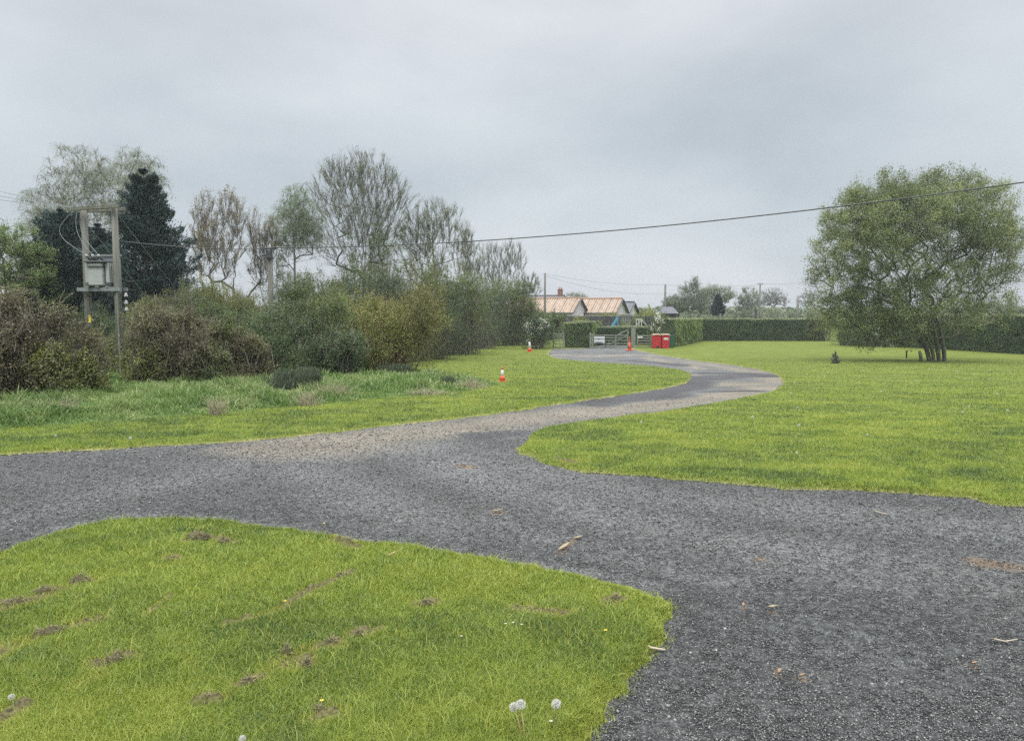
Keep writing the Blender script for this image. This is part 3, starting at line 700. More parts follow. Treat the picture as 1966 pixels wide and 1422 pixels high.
def tree(name, label, cat, u, Y, lobes, wood, leaf, seed, stems=1, targets=260, wh=1.0, twig_n=3000, twig_l=.6, twig_r=.006, leaf_n=20000, leaf_l=.06, leaf_w=.5,
         up=.3, droop=0.0, minslope=0.0, rtip=.012, lobe_pw=.45, spread=.25, trunk_top=None, group=None, jit=.05, v_base=None, twig_mat=None, hang=False, rnd=.6, maxr=None,
         tint_off=0.0, tint_amp=.5, depth=.85, pw=.42, bud=False, tipw=None, low=0.3, stem_r=.05, outw=.6, tuft=0, tuft_s=.1):
    rng = np.random.default_rng(seed)
    x = (u - CX) / F * Y / (CP + (0) * SP)
    x = at(u, 640, Y)[0]
    base = np.array([x, Y, float(terr(Y))])
    env = env_px(lobes, Y, base, depth)
    T = ell_sample(rng, env, targets, lobe_pw); T = T[T[:, 2] > low]
    cen = np.mean([c for c, r in env], axis=0); top = trunk_top or (cen[2] + .2 * max(r[2] for c, r in env))
    st = []
    for s_ in range(stems):
        a_ = 6.283 * (s_ + rng.uniform(-.2, .2)) / max(stems, 1); rr = 0 if stems == 1 else .16 + .05 * stems
        p0 = np.array([math.cos(a_) * rr * .7, math.sin(a_) * rr * .7, -.08])
        sp_ = spread * top if stems > 1 else 0
        p1 = np.array([cen[0] * .5 + math.cos(a_) * sp_, cen[1] * .5 + math.sin(a_) * sp_, top])
        k = max(5, int(top / .6)); pts = []
        for q in np.linspace(0, 1, k): pts.append(p0 * (1 - q ** 1.3) + p1 * q ** 1.3 * [1, 1, 0] + [0, 0, (p1[2] - 0) * q - (0)] - [0, 0, p0[2] * 0] + rng.normal(0, .03, 3) * (q > 0) * [1, 1, 0])
        for i, q in enumerate(np.linspace(0, 1, k)): pts[i][2] = p0[2] + (top - p0[2]) * q
        st.append(pts)
    PA, par, dr, r, cnt = grow(rng, st, T, wh=wh, rtip=rtip, minslope=minslope, maxr=maxr, pw=pw)
    ns_ = sum(len(q_) for q_ in st); r[:ns_] = np.maximum(r[:ns_], stem_r * (1 - .6 * np.clip(PA[:ns_, 2] / (top + 1), 0, 1)))
    r = np.where(PA[:, 2] < .5, r * 1.12, r)
    root = thing(name, label, cat, base, group)
    v, f = skeleton_mesh(PA, par, r, .03)
    mesh_obj('trunk', v, [f], wood, root, smooth=True)
    sel = np.where((cnt <= 6) & (PA[:, 2] > low))[0]
    V_, Fs, segs = twigs_from(rng, PA, dr, sel, twig_n, twig_l, up=up, rnd=rnd, r=twig_r, droop=droop, out_=outw, centre=np.array([cen[0], cen[1], cen[2] * .6]))
    k = V_[:, 2].reshape(-1, 1)[:, 0]
    if leaf_n:
        Pl = along(rng, segs, leaf_n, jit, tipw)
        if tuft:      # leaves gathered in bunches at the shoot tips
            e1 = segs[-1][1]; e0 = segs[-1][0]; ci = rng.integers(0, len(e1), tuft); qq = rng.uniform(.1, 1.05, tuft)[:, None]; tc_ = e0[ci] * (1 - qq) + e1[ci] * qq
            m_ = int(leaf_n * .85); w_ = rng.exponential(1, tuft); pi_ = rng.choice(tuft, m_, p=w_ / w_.sum()); Pl[:m_] = tc_[pi_] + rng.normal(0, tuft_s, (m_, 3))
        Pl = Pl[Pl[:, 2] > low * .6]
        ax = None
        if hang: ax = rnd_unit(rng, len(Pl)) * .5 + np.array([0, 0, -1.0])
        if bud: ax = rnd_unit(rng, len(Pl)) * .5 + np.array([0, 0, 1.0])
        v, f = leaf_quads(rng, Pl, rng.uniform(leaf_l * .6, leaf_l * 1.25, len(Pl)), leaf_w, ax)
        foliage_obj('crown', root, v, f, np.repeat(tint_pts(Pl, rng, base, 1.6, tint_amp, off=tint_off), 4), V_, Fs, leaf, twig_mat or wood)
    return root
def bush(name, label, cat, uc, vb, vt, ru, leaf, seed, wood=None, leaf_n=14000, leaf_l=.055, stems=150, shoots=500, shoot_l=.45, Y=None, depth=.7, lumps=9, group=None,
         leaf_w=.55, up=.5, sparse=0.0, tint_off=0.0, tint_amp=.55, axis_up=False, push=.7, twig_r=.007, flat=.55):
    rng = np.random.default_rng(seed); leaf_l *= .80; leaf_n = int(leaf_n * 1.4)
    if Y is None:
        Y0 = G(uc, vb)[1]; rx = ru * Y0 / F; Yc = Y0 + rx * push; rx = ru * Yc / F
    else: Yc = Y; rx = ru * Yc / F
    base = np.array([at(uc, 640, Yc)[0], Yc, float(terr(Yc))]); top = at(uc, vt, Yc)[2] - base[2]
    ry = rx * depth
    # a few overlapping rounded masses of shoots
    lobes = [(np.array([0, 0, top * .42]), np.array([rx * .86, ry * .86, top * .52]))]
    for k in range(lumps):
        a_ = rng.uniform(0, 6.283); q = rng.uniform(.35, .78); s_ = rng.uniform(.26, .52)
        hz = rng.uniform(.16, .66); rz_ = s_ * top * .62
        lobes.append((np.array([math.cos(a_) * rx * q, math.sin(a_) * ry * q, min(top * hz * 1.1, top * rng.uniform(.86, 1.06) - rz_)]), np.array([rx * s_, ry * s_, rz_])))
    nl = leaf_n
    C = rng.integers(0, len(lobes), nl); cc = np.array([l[0] for l in lobes])[C]; rr = np.array([l[1] for l in lobes])[C]
    dirs = rnd_unit(rng, nl); dirs[:, 2] = np.where(dirs[:, 2] < -.5, -dirs[:, 2], dirs[:, 2])
    # clumps of leaves at the shoot ends
    nc = max(60, nl // 40); cl = rnd_unit(rng, nc); ck = rng.integers(0, len(lobes), nc); cl[:, 2] = np.where(cl[:, 2] < -.5, -cl[:, 2], cl[:, 2])
    rad = rng.uniform(.70, 1.08, nc); C0 = np.array([l[0] for l in lobes])[ck] + cl * np.array([l[1] for l in lobes])[ck] * rad[:, None]
    # the clumps gather into a few big boughs with dark gaps between them
    nb_ = int(np.clip(26 + rx * 12, 26, 70)); bc = rng.choice(nc, nb_, replace=False); bid = rng.integers(0, nb_, nc); far_b = rng.uniform(size=nc) < .24
    gathered = C0[bc][bid] + rng.normal(0, 1, (nc, 3)) * np.array([.13 * rx, .13 * ry, .075 * top]) + np.array([0, 0, .02 * top]); C0 = np.where(far_b[:, None], C0, gathered)
    btint = rng.normal(0, .17, nb_)[bid] + rng.normal(0, .07, nc); btint[far_b] -= .05
    pick = rng.integers(0, nc, nl); sg = .032 * rx + .035
    Pc = C0[pick] + rng.normal(0, sg, (nl, 3))
    Ps = cc + dirs * rr * rng.uniform(.55, 1.0, nl)[:, None]
    inc = rng.uniform(size=nl) < .78; P = np.where(inc[:, None], Pc, Ps); PT = np.where(inc, btint[pick], -.12)
    ns = nl // 7; a_ = rng.uniform(0, 6.283, ns); q_ = rng.uniform(.72, 1.02, ns) * (1 + .10 * np.sin(a_ * 5 + seed)); zz = rng.uniform(.02, .42, ns) * top      # low skirt of shoots
    P = np.concatenate([P, np.stack([np.cos(a_) * rx * q_, np.sin(a_) * ry * q_, zz], 1)]); PT = np.r_[PT, rng.normal(-.05, .1, ns)]
    k_ = (P[:, 2] > .02) & (P[:, 2] < top * 1.10); P = P[k_]; PT = PT[k_]
    root = thing(name, label, cat, base, group)
    # stems from the ground to the clumps
    k = rng.choice(nc, min(stems, nc), replace=False); e_ = C0[k] + cl[k] * rng.uniform(.0, .25, len(k))[:, None]
    b0 = np.stack([e_[:, 0] * .35 + rng.normal(0, .12 * rx, len(k)), e_[:, 1] * .35 + rng.normal(0, .12 * ry, len(k)), np.full(len(k), -.03)], 1)
    m0 = b0 * .5 + e_ * .5 + rng.normal(0, .08 * rx, (len(k), 3)); m0[:, 2] = np.abs(m0[:, 2]) + .02; e_[:, 2] = np.maximum(e_[:, 2], .05)
    V_, Fs, o_ = [], [], 0
    for a_, b_, r0, r1 in ((b0, m0, .022, .015), (m0, e_, .015, .006)):
        v, f = seg_tubes(a_, b_, r0, r1, 4); V_.append(v); Fs.append(f + o_); o_ += len(v)
    mesh_obj('stems', np.concatenate(V_), [np.concatenate(Fs)], wood or M['twig'], root)
    k = rng.integers(0, nc, shoots); d = norm(cl[k] + rnd_unit(rng, shoots) * .6 + [0, 0, up]); b_ = C0[k] - d * .1; Ls = rng.uniform(.3, 1, shoots)[:, None] * shoot_l
    m_ = b_ + d * Ls * .6; e_ = m_ + norm(d + rnd_unit(rng, shoots) * .4) * Ls * .5
    v1, f1 = seg_tubes(b_, m_, twig_r, twig_r * .7); v2, f2 = seg_tubes(m_, e_, twig_r * .7, twig_r * .4)
    v = np.concatenate([v1, v2]); ok = True
    v[:, 2] = np.maximum(v[:, 2], .01)
    twv, twf = v, np.concatenate([f1, f2 + len(v1)])
    n2 = int(shoots * 6 * (1 - sparse)); Pt = along(rng, [(b_, m_), (m_, e_)], n2, .025); Pt = Pt[Pt[:, 2] > .02]; P = np.concatenate([P, Pt]); PT = np.r_[PT, np.full(len(Pt), .08)]
    ax = (rnd_unit(rng, len(P)) * .45 + [0, 0, 1.0]) if axis_up else None
    v, f = leaf_quads(rng, P, rng.uniform(leaf_l * .55, leaf_l * 1.3, len(P)) * (1 + Yc / 120), leaf_w, ax)
    foliage_obj('foliage', root, v, f, np.repeat(np.clip(tint_pts(P, rng, base, .8 + rx * .3, tint_amp, off=tint_off, jit=.11) + PT, 0, 1), 4), twv, twf, leaf, wood or M['twig'])
    return root
def hedge(name, label, pts, width, leaf, topleaf, seed, dens=330, leaf_l=.055, cut=True):
    """clipped hedge along ground points [(x, y, height), ...]"""
    rng = np.random.default_rng(seed); base = np.array([pts[0][0], pts[0][1], float(terr(pts[0][1]))])
    root = thing(name, label, 'hedge', base)
    P, TI, core = [], [], MB(); Pt = []
    for (x0, y0, h0), (x1, y1, h1) in zip(pts[:-1], pts[1:]):
        d = np.array([x1 - x0, y1 - y0]); L = np.linalg.norm(d); d /= L; nn = np.array([-d[1], d[0]]); A_ = L
        for side in (-1, 1):
            n = int(L * (h0 + h1) / 2 * dens * (1 if side == (1 if nn[1] < 0 else -1) else .35)); s_ = rng.uniform(0, L, n); q = s_ / L; hh = (h0 + (h1 - h0) * q); z = rng.uniform(0, 1, n) ** .9 * hh
            bul = (fbm(s_ + x0, z, .55, seed, 3) - .5) * .36
            off_ = width / 2 - np.abs(rng.normal(0, .05, n)) + bul - .05 * np.clip((z / hh - .8) * 5, 0, 1)
            xy = np.array([x0, y0]) + d * s_[:, None] + nn * (side * off_)[:, None]
            P.append(np.stack([xy[:, 0] - base[0], xy[:, 1] - base[1], z + terr(xy[:, 1]) - base[2]], 1))
        n = int(L * width * dens * 1.2); s_ = rng.uniform(0, L, n); q = s_ / L; w_ = rng.uniform(-.5, .5, n) * width
        xy = np.array([x0, y0]) + d * s_[:, None] + nn * w_[:, None]; z = (h0 + (h1 - h0) * q) + rng.normal(0, .03, n) + (fbm(s_, w_, .9, seed + 3, 3) - .45) * .20
        Pt.append(np.stack([xy[:, 0] - base[0], xy[:, 1] - base[1], z + terr(xy[:, 1]) - base[2]], 1))
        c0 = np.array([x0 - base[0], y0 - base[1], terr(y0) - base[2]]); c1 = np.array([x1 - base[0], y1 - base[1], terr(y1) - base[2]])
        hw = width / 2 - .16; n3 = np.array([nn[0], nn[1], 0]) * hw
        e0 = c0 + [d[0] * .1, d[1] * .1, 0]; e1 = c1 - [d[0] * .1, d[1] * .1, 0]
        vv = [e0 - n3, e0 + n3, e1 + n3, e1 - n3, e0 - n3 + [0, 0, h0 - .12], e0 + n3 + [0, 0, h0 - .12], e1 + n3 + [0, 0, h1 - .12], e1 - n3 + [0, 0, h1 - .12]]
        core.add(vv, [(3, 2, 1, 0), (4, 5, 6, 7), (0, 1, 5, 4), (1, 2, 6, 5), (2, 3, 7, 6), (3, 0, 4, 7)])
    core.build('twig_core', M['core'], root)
    for (x, y, h) in (pts[0], pts[-1]):          # rounded ends
        n = int(width * h * dens); a_ = rng.uniform(0, 6.283, n); z = rng.uniform(0, h, n)
        P.append(np.stack([x - base[0] + np.cos(a_) * width * .46, y - base[1] + np.sin(a_) * width * .46, z + terr(y) - base[2]], 1))
    P = np.concatenate(P); v, f = leaf_quads(rng, P, rng.uniform(leaf_l * .6, leaf_l * 1.3, len(P)) * (1 + P[0, 1] * 0 + 60 / 120), .6)
    mesh_obj('foliage', v, [f], leaf, root, attrs=dict(tint=np.repeat(tint_pts(P, rng, base, .7, .45), 4)))
    P = np.concatenate(Pt); v, f = leaf_quads(rng, P, rng.uniform(leaf_l * .6, leaf_l * 1.3, len(P)) * 1.5, .6)
    mesh_obj('clipped_top', v, [f], topleaf, root, attrs=dict(tint=np.repeat(tint_pts(P, rng, base, .7, .4), 4)))
    return root
def conifer(name, label, u, Y, vtop, ru, vlow, leaf, seed, levels=26, per=9, tuft_n=60, needle=.12, wood=None, droopy=-.05, lobes_bias=None, cat='tree', clump=.22, spread_pw=.8, cone_lo=.35):
    rng = np.random.default_rng(seed); x = at(u, 640, Y)[0]; base = np.array([x, Y, float(terr(Y))])
    H = at(u, vtop, Y)[2] - base[2]; lo = max(.05 * H, at(u, vlow, Y)[2] - base[2]); R = ru * Y / F
    root = thing(name, label, cat, base); mb = MB(); mb.tube([(0, 0, -.05), (.05, 0, H * .4), (0, .04, H * .97)], [H * .018 + .01, H * .012 + .006, .012], 8); mb.build('trunk', wood or M['bark'], root, smooth=True)
    A_, B_, C_ = [], [], []
    for l in range(levels):
        q = l / (levels - 1); z = lo + (H * .97 - lo) * q
        prof = (1 - q) ** spread_pw * .95 + .06
        if q < cone_lo: prof *= .72 + .28 * (q / cone_lo)
        for k in range(per):
            a_ = rng.uniform(0, 6.283); L = R * prof * rng.uniform(.45, 1.0) * (1 + .22 * math.sin(a_ * 2 + l * .35 + seed)) * (1.15 if rng.uniform() < .12 else 1)
            d = np.array([math.cos(a_), math.sin(a_), 0]); p0 = np.array([0, 0, z]); m_ = p0 + d * L * .55 + [0, 0, L * droopy]; e_ = p0 + d * L + [0, 0, L * (droopy + .16 + rng.uniform(0, .12))]
            A_.append(p0); B_.append(m_); C_.append(e_)
    A_, B_, C_ = map(np.array, (A_, B_, C_))
    v1, f1 = seg_tubes(A_, B_, .03 * H / 8, .02 * H / 8, 4); v2, f2 = seg_tubes(B_, C_, .02 * H / 8, .008 * H / 8, 4)
    twv, twf = np.concatenate([v1, v2]), np.concatenate([f1, f2 + len(v1)])
    nb = len(A_); n = nb * tuft_n; i = np.repeat(np.arange(nb), tuft_n); t_ = rng.uniform(.12, 1.05, n) ** .75
    mid = (t_ < .5)[:, None]; P = np.where(mid, A_[i] + (B_[i] - A_[i]) * (t_ * 2)[:, None], B_[i] + (C_[i] - B_[i]) * (t_ * 2 - 1)[:, None])
    w_ = clump * R * np.sin(np.clip(t_, 0, 1) * 2.6 + .3) ** 1; L = np.linalg.norm(C_[i] - A_[i], axis=1)
    dd = norm(C_[i] - B_[i]); sd_ = norm(np.cross(dd, np.array([[0, 0, 1.]])))
    P = P + sd_ * (rng.normal(0, .55, n) * np.minimum(w_, L * .35))[:, None] + np.array([0, 0, 1.]) * (rng.normal(.0, .32, n) * np.minimum(w_, L * .4))[:, None]
    ax = dd * 1.0 + rnd_unit(rng, n) * .8 + [0, 0, .5]
    v, f = leaf_quads(rng, P, rng.uniform(needle * .6, needle * 1.2, n), .22, ax)
    foliage_obj('crown', root, v, f, np.repeat(tint_pts(P, rng, base, .9, .4), 4), twv, twf, leaf, wood or M['bark'])
    return root

# ================================================================ THICKET AND TREES ON THE LEFT
tree('birch_tree', 'tall pale birch with drooping foliage behind the transformer poles', 'tree', 150, 44,
     [(150, 345, 58, 62), (108, 400, 52, 50), (190, 360, 40, 60), (75, 440, 35, 45), (150, 430, 80, 50)], M['bark_pale'], M['lf_birch'], 101, targets=420, wh=1.1, twig_n=3400, twig_l=.9,
     twig_r=.005, leaf_n=24000, leaf_l=.07, droop=1.1, hang=True, up=.15, minslope=.25, twig_mat=M['twig_grey'], tipw=[.5, 1, 1.4], rtip=.007, pw=.46)
tree('birch_tree', 'pale birch whose top shows above the dark pine', 'tree', 262, 46,
     [(262, 335, 46, 46), (235, 350, 26, 50), (285, 370, 30, 50), (255, 410, 50, 50)], M['bark_pale'], M['lf_birch'], 102, targets=300, wh=1.1, twig_n=2200, twig_l=.8,
     twig_r=.005, leaf_n=17500, leaf_l=.07, droop=1.0, hang=True, up=.2, minslope=.25, twig_mat=M['twig_grey'], tipw=[.5, 1, 1.4], rtip=.007, pw=.46)
tree('leafy_tree', 'bright green leafy tree at the far left of the thicket', 'tree', 15, 34,
     [(10, 490, 75, 58), (60, 520, 45, 50), (-70, 480, 70, 80), (25, 560, 90, 60)], M['bark'], M['lf_lime'], 103, targets=420, twig_n=2600, twig_l=.6, leaf_n=46000, leaf_l=.075, leaf_w=.6, rnd=.9)
conifer('pine_tree', 'big dark blue green pine, tallest of the dark conifers', 286, 34, 318, 128, 640, M['lf_pine'], 104, levels=19, per=11, tuft_n=360, needle=.20, clump=.28, spread_pw=.66)
conifer('pine_tree', 'dark pine behind the left transformer pole', 128, 36, 396, 88, 640, M['lf_pine'], 105, levels=26, per=12, tuft_n=210, needle=.21, clump=.5, spread_pw=.45)
conifer('pine_tree', 'low dark conifer between the bright green tree and the poles', 80, 37, 455, 62, 640, M['lf_pine'], 106, levels=20, per=12, tuft_n=200, needle=.21, clump=.5, spread_pw=.45)
tree('maple_tree', 'nearly bare tree with bronze buds in two upright tops', 'tree', 428, 40,
     [(395, 430, 26, 42), (440, 425, 36, 42), (420, 490, 50, 55), (395, 480, 26, 60)], M['twig_grey'], M['lf_bronze'], 107, stems=3, targets=330, wh=1.2, twig_n=1700, twig_l=.9,
     twig_r=.006, leaf_n=12500, tuft=1300, tuft_s=.075, leaf_l=.066, up=.9, minslope=.5, rnd=.4, bud=True, trunk_top=3.0, rtip=.007, pw=.46)
tree('young_ash', 'thin bare young tree between the bronze tree and the green birch', 'tree', 492, 42,
     [(490, 450, 14, 38), (500, 500, 24, 50), (520, 470, 16, 35)], M['twig_grey'], M['lf_bronze'], 108, stems=2, targets=200, wh=1.6, twig_n=1100, twig_l=.8,
     twig_r=.006, leaf_n=5600, tuft=550, tuft_s=.075, leaf_l=.064, up=.9, minslope=.5, rnd=.4, trunk_top=3.0, rtip=.007, pw=.46)
tree('birch_tree', 'green weeping birch left of the tall ash', 'tree', 568, 43,
     [(570, 400, 28, 42), (560, 440, 42, 50), (590, 450, 30, 55), (545, 480, 28, 40)], M['bark_pale'], M['lf_birch_green'], 109, targets=280, wh=1.1, twig_n=2400, twig_l=.9,
     twig_r=.005, leaf_n=17000, leaf_l=.062, droop=1.1, hang=True, up=.2, minslope=.25, tipw=[.5, 1, 1.4], rtip=.007, pw=.46)
tree('ash_tree', 'tall spreading ash with bare upright twigs and few leaves', 'tree', 700, 45,
     [(690, 385, 88, 76), (640, 370, 38, 52), (755, 400, 42, 50), (690, 460, 85, 70), (700, 345, 48, 38)], M['twig_grey'], M['lf_bud'], 110, stems=4, targets=800, wh=1.1, twig_n=4200, twig_l=1.0,
     twig_r=.0065, leaf_n=19000, tuft=2800, tuft_s=.06, leaf_l=.058, up=.55, outw=1.0, minslope=.25, rnd=.45, trunk_top=3.6, bud=True, rtip=.006, pw=.46, tipw=[.2, 1], spread=.22, jit=.05)
tree('ash_tree', 'half bare ash leaning right beside the tallest ash', 'tree', 812, 47,
     [(830, 440, 45, 45), (862, 425, 24, 36), (815, 490, 60, 50), (885, 470, 20, 38), (790, 450, 30, 45)], M['twig_grey'], M['lf_bud'], 111, stems=2, targets=420, wh=1.25, twig_n=2400, twig_l=.9,
     twig_r=.0065, leaf_n=14000, tuft=1900, tuft_s=.065, leaf_l=.058, up=.4, outw=1.0, minslope=.2, rnd=.45, trunk_top=3.0, rtip=.007, pw=.46, tipw=[.3, 1], tint_off=.1)
tree('young_ash', 'slim half bare tree between the leaning ash and the grey saplings', 'tree', 893, 66,
     [(890, 470, 20, 44), (900, 510, 34, 40)], M['twig_grey'], M['lf_bud'], 112, targets=220, wh=1.4, twig_n=1500, twig_l=.9,
     twig_r=.007, leaf_n=6500, tuft=520, tuft_s=.09, leaf_l=.07, up=.8, minslope=.5, rnd=.4, trunk_top=2.5, rtip=.008, pw=.46)
tree('young_ash', 'grey bare saplings above the right end of the thicket', 'tree', 955, 74,
     [(975, 500, 36, 36), (940, 510, 34, 40), (985, 520, 26, 42), (950, 550, 50, 30)], M['twig_grey'], M['lf_bud'], 113, stems=4, targets=420, wh=1.4, twig_n=2600, twig_l=1.0,
     twig_r=.007, leaf_n=6500, tuft=700, tuft_s=.10, leaf_l=.07, up=.8, minslope=.5, rnd=.4, trunk_top=2.4, rtip=.008, pw=.46)
tree('young_ash', 'low pale bare tree behind the blossoming shrub', 'tree', 1020, 68,
     [(1018, 552, 20, 24), (1000, 560, 22, 26)], M['twig_grey'], M['lf_bud'], 114, targets=80, wh=1.4, twig_n=800, twig_l=.7,
     twig_r=.011, leaf_n=1100, leaf_l=.07, up=.6, minslope=.4, rnd=.5, trunk_top=2.2, rtip=.008)

B = M
bush('bramble_bush', 'large brown twiggy bush at the left edge of the picture', 'bush', 60, 782, 552, 128, B['lf_brown'], 201, leaf_n=26000, stems=320, shoots=2200, shoot_l=.5, wood=B['twig_pale'], tint_off=-.02, sparse=.6)
bush('bramble_bush', 'brown bush running out of the picture at the far left', 'bush', -110, 795, 570, 110, B['lf_brown'], 202, leaf_n=12000, shoots=900, wood=B['twig_pale'])
bush('hawthorn_bush', 'olive leaved bush at the foot of the left transformer pole', 'bush', 150, 768, 632, 56, B['lf_olive'], 203, leaf_n=13000, shoots=700, stems=160, tint_off=-.12, wood=B['twig'])
bush('hawthorn_bush', 'grey brown twiggy bush right of the transformer poles', 'bush', 345, 748, 588, 88, B['lf_brown'], 204, leaf_n=18000, shoots=1800, shoot_l=.5, stems=260, wood=B['twig_pale'], sparse=.6)
bush('hawthorn_bush', 'dark tangled bush behind the pale dead bracken', 'bush', 400, 742, 585, 84, B['lf_mid'], 205, leaf_n=17000, shoots=900, stems=220, tint_off=-.15)
bush('elder_bush', 'dark green bush behind the round dark tussock', 'bush', 505, 735, 585, 86, B['lf_dark'], 206, leaf_n=19000, shoots=700, tint_off=.1)
bush('elder_bush', 'mixed green bush between the dark bush and the round olive willow', 'bush', 605, 728, 562, 86, B['lf_mid'], 207, leaf_n=19000, shoots=900, tint_off=-.05)
bush('willow_bush', 'round olive yellow willow bush at the front of the thicket', 'bush', 732, 724, 562, 100, B['lf_olive'], 208, leaf_n=36000, tint_off=.12, shoots=1900, shoot_l=.6, wood=B['twig_red'], leaf_l=.05, lumps=12, up=.9)
bush('hazel_bush', 'yellowish hazel bush below the bronze budded tree', 'bush', 420, 0, 535, 85, B['lf_olive'], 209, Y=31, leaf_n=15000, shoots=1500, shoot_l=.7, wood=B['twig'], up=1.0, tint_off=-.05)
bush('hazel_bush', 'green hazel bush around the foot of the lone utility pole', 'bush', 545, 0, 508, 72, B['lf_mid'], 210, Y=43, leaf_n=15000, shoots=900, shoot_l=.6, tint_off=.2)
bush('hazel_bush', 'olive hazel bush between the hazel and the ash', 'bush', 462, 0, 555, 62, B['lf_olive'], 221, Y=33, leaf_n=15000, shoots=900, shoot_l=.6, tint_off=-.1)
bush('ivy_bush', 'green ivy clad growth around the trunks of the tall ash', 'bush', 700, 0, 415, 78, B['lf_mid'], 211, Y=44, leaf_n=13000, shoots=500, depth=.6, tint_off=-.02)
bush('holly_bush', 'dark green bush below the gap beside the tall ash', 'bush', 655, 0, 505, 66, B['lf_dark'], 212, Y=36, leaf_n=13000, shoots=500, tint_off=.18)
bush('hawthorn_bush', 'olive brown hawthorn behind the round willow bush', 'bush', 780, 0, 478, 92, B['lf_olive'], 213, Y=42, leaf_n=18000, shoots=900, tint_off=-.25, wood=B['twig'])
bush('hawthorn_bush', 'dark glossy hawthorn right of the round willow bush', 'bush', 830, 692, 512, 72, B['lf_dark'], 214, leaf_n=17000, shoots=500, tint_off=.12)
bush('hawthorn_bush', 'deep green hawthorn in the middle of the receding thicket', 'bush', 885, 682, 505, 66, B['lf_mid'], 215, leaf_n=17000, shoots=500, tint_off=-.2)
bush('hawthorn_bush', 'darkest bush of the receding thicket', 'bush', 928, 672, 518, 58, B['lf_dark'], 216, leaf_n=15000, shoots=400, tint_off=.0)
bush('hawthorn_bush', 'mid green bush near the right end of the thicket', 'bush', 975, 665, 532, 54, B['lf_mid'], 217, leaf_n=15000, shoots=500, tint_off=-.02)
bush('hawthorn_bush', 'low sloping bush at the right end of the thicket', 'bush', 1020, 664, 580, 38, B['lf_mid'], 218, leaf_n=9000, shoots=300, tint_off=.05)
conifer('pine_tree', 'dark pine filling the gap between the twin poles', 196, 38, 425, 70, 640, M['lf_pine'], 115, levels=20, per=12, tuft_n=210, needle=.21, clump=.45, spread_pw=.5)
bush('holly_bush', 'dark undergrowth between the transformer poles', 'bush', 215, 0, 590, 90, B['lf_dark'], 219, Y=30, leaf_n=15000, shoots=400, tint_off=-.05)
bush('hawthorn_bush', 'shadowy green bush under the big pine', 'bush', 340, 0, 560, 60, B['lf_brown'], 220, Y=31, leaf_n=13000, shoots=1400, shoot_l=.7, wood=B['twig_pale'], sparse=.5)
bush('hawthorn_bush', 'high olive bush below the leaning ash', 'bush', 862, 0, 490, 66, B['lf_olive'], 222, Y=52, leaf_n=13000, shoots=900, tint_off=-.2)
bush('hawthorn_bush', 'green crown of hawthorn at the back of the receding thicket', 'bush', 930, 0, 522, 60, B['lf_mid'], 223, Y=66, leaf_n=13000, shoots=700, tint_off=.0)
bush('hawthorn_bush', 'back row hawthorn above the right end of the thicket', 'bush', 990, 0, 556, 45, B['lf_mid'], 224, Y=73, leaf_n=10000, shoots=500, tint_off=.05)
for u_, Y_, vt_, ru_, lf_, tf_, lb_ in ((282, 27, 600, 46, 'lf_mid', -.1, 'low green bush just right of the right transformer pole'), (300, 30, 566, 60, 'lf_olive', -.25, 'olive bush behind the grey brown twiggy bush'), (375, 29, 552, 66, 'lf_mid', -.15, 'green bush behind the dark tangled bush'),
        (455, 31, 540, 60, 'lf_olive', -.05, 'tall yellowish bush in the second row below the bare young tree'), (528, 30, 588, 58, 'lf_mid', 0, 'leafy green bush in front of the lone wooden pole'), (604, 32, 530, 58, 'lf_mid', .05, 'upright green bush right of the lone wooden pole'),
        (640, 30, 548, 56, 'lf_olive', -.15, 'olive bush just left of the round willow bush'), (690, 38, 500, 70, 'lf_mid', -.05, 'green bush under the tallest ash'), (750, 36, 520, 66, 'lf_dark', .15, 'dark bush behind the round willow bush')):
    bush('thicket_bush', lb_, 'bush', u_, 0, vt_, ru_, B[lf_], 250 + int(u_), Y=Y_, leaf_n=15000, shoots=900, shoot_l=.6, tint_off=tf_, lumps=12, wood=B['twig'])
for u_, vb_, vt_, ru_, lf_, tf_, lb_ in ((276, 748, 655, 46, 'lf_olive', -.1, 'low olive bush at the foot of the right transformer pole'), (462, 742, 636, 52, 'lf_brown', .1, 'low brown olive bush left of the round rush tussock'), (648, 730, 628, 56, 'lf_dark', .15, 'low dark bush between the rush tussock and the round willow bush'),
        (110, 780, 662, 60, 'lf_olive', -.2, 'low olive bush in front of the big brown bush'), (390, 746, 664, 44, 'lf_mid', -.1, 'low green bush in front of the dark tangled bush')):
    bush('thicket_bush', lb_, 'bush', u_, vb_, vt_, ru_, B[lf_], 350 + int(u_), leaf_n=11000, shoots=900, shoot_l=.45, tint_off=tf_, lumps=12, wood=B['twig_pale'])
bush('thicket_bush', 'olive bush filling the space behind the twin poles', 'bush', 236, 0, 628, 60, B['lf_olive'], 360, Y=24.5, leaf_n=13000, shoots=900, tint_off=-.15, lumps=12)
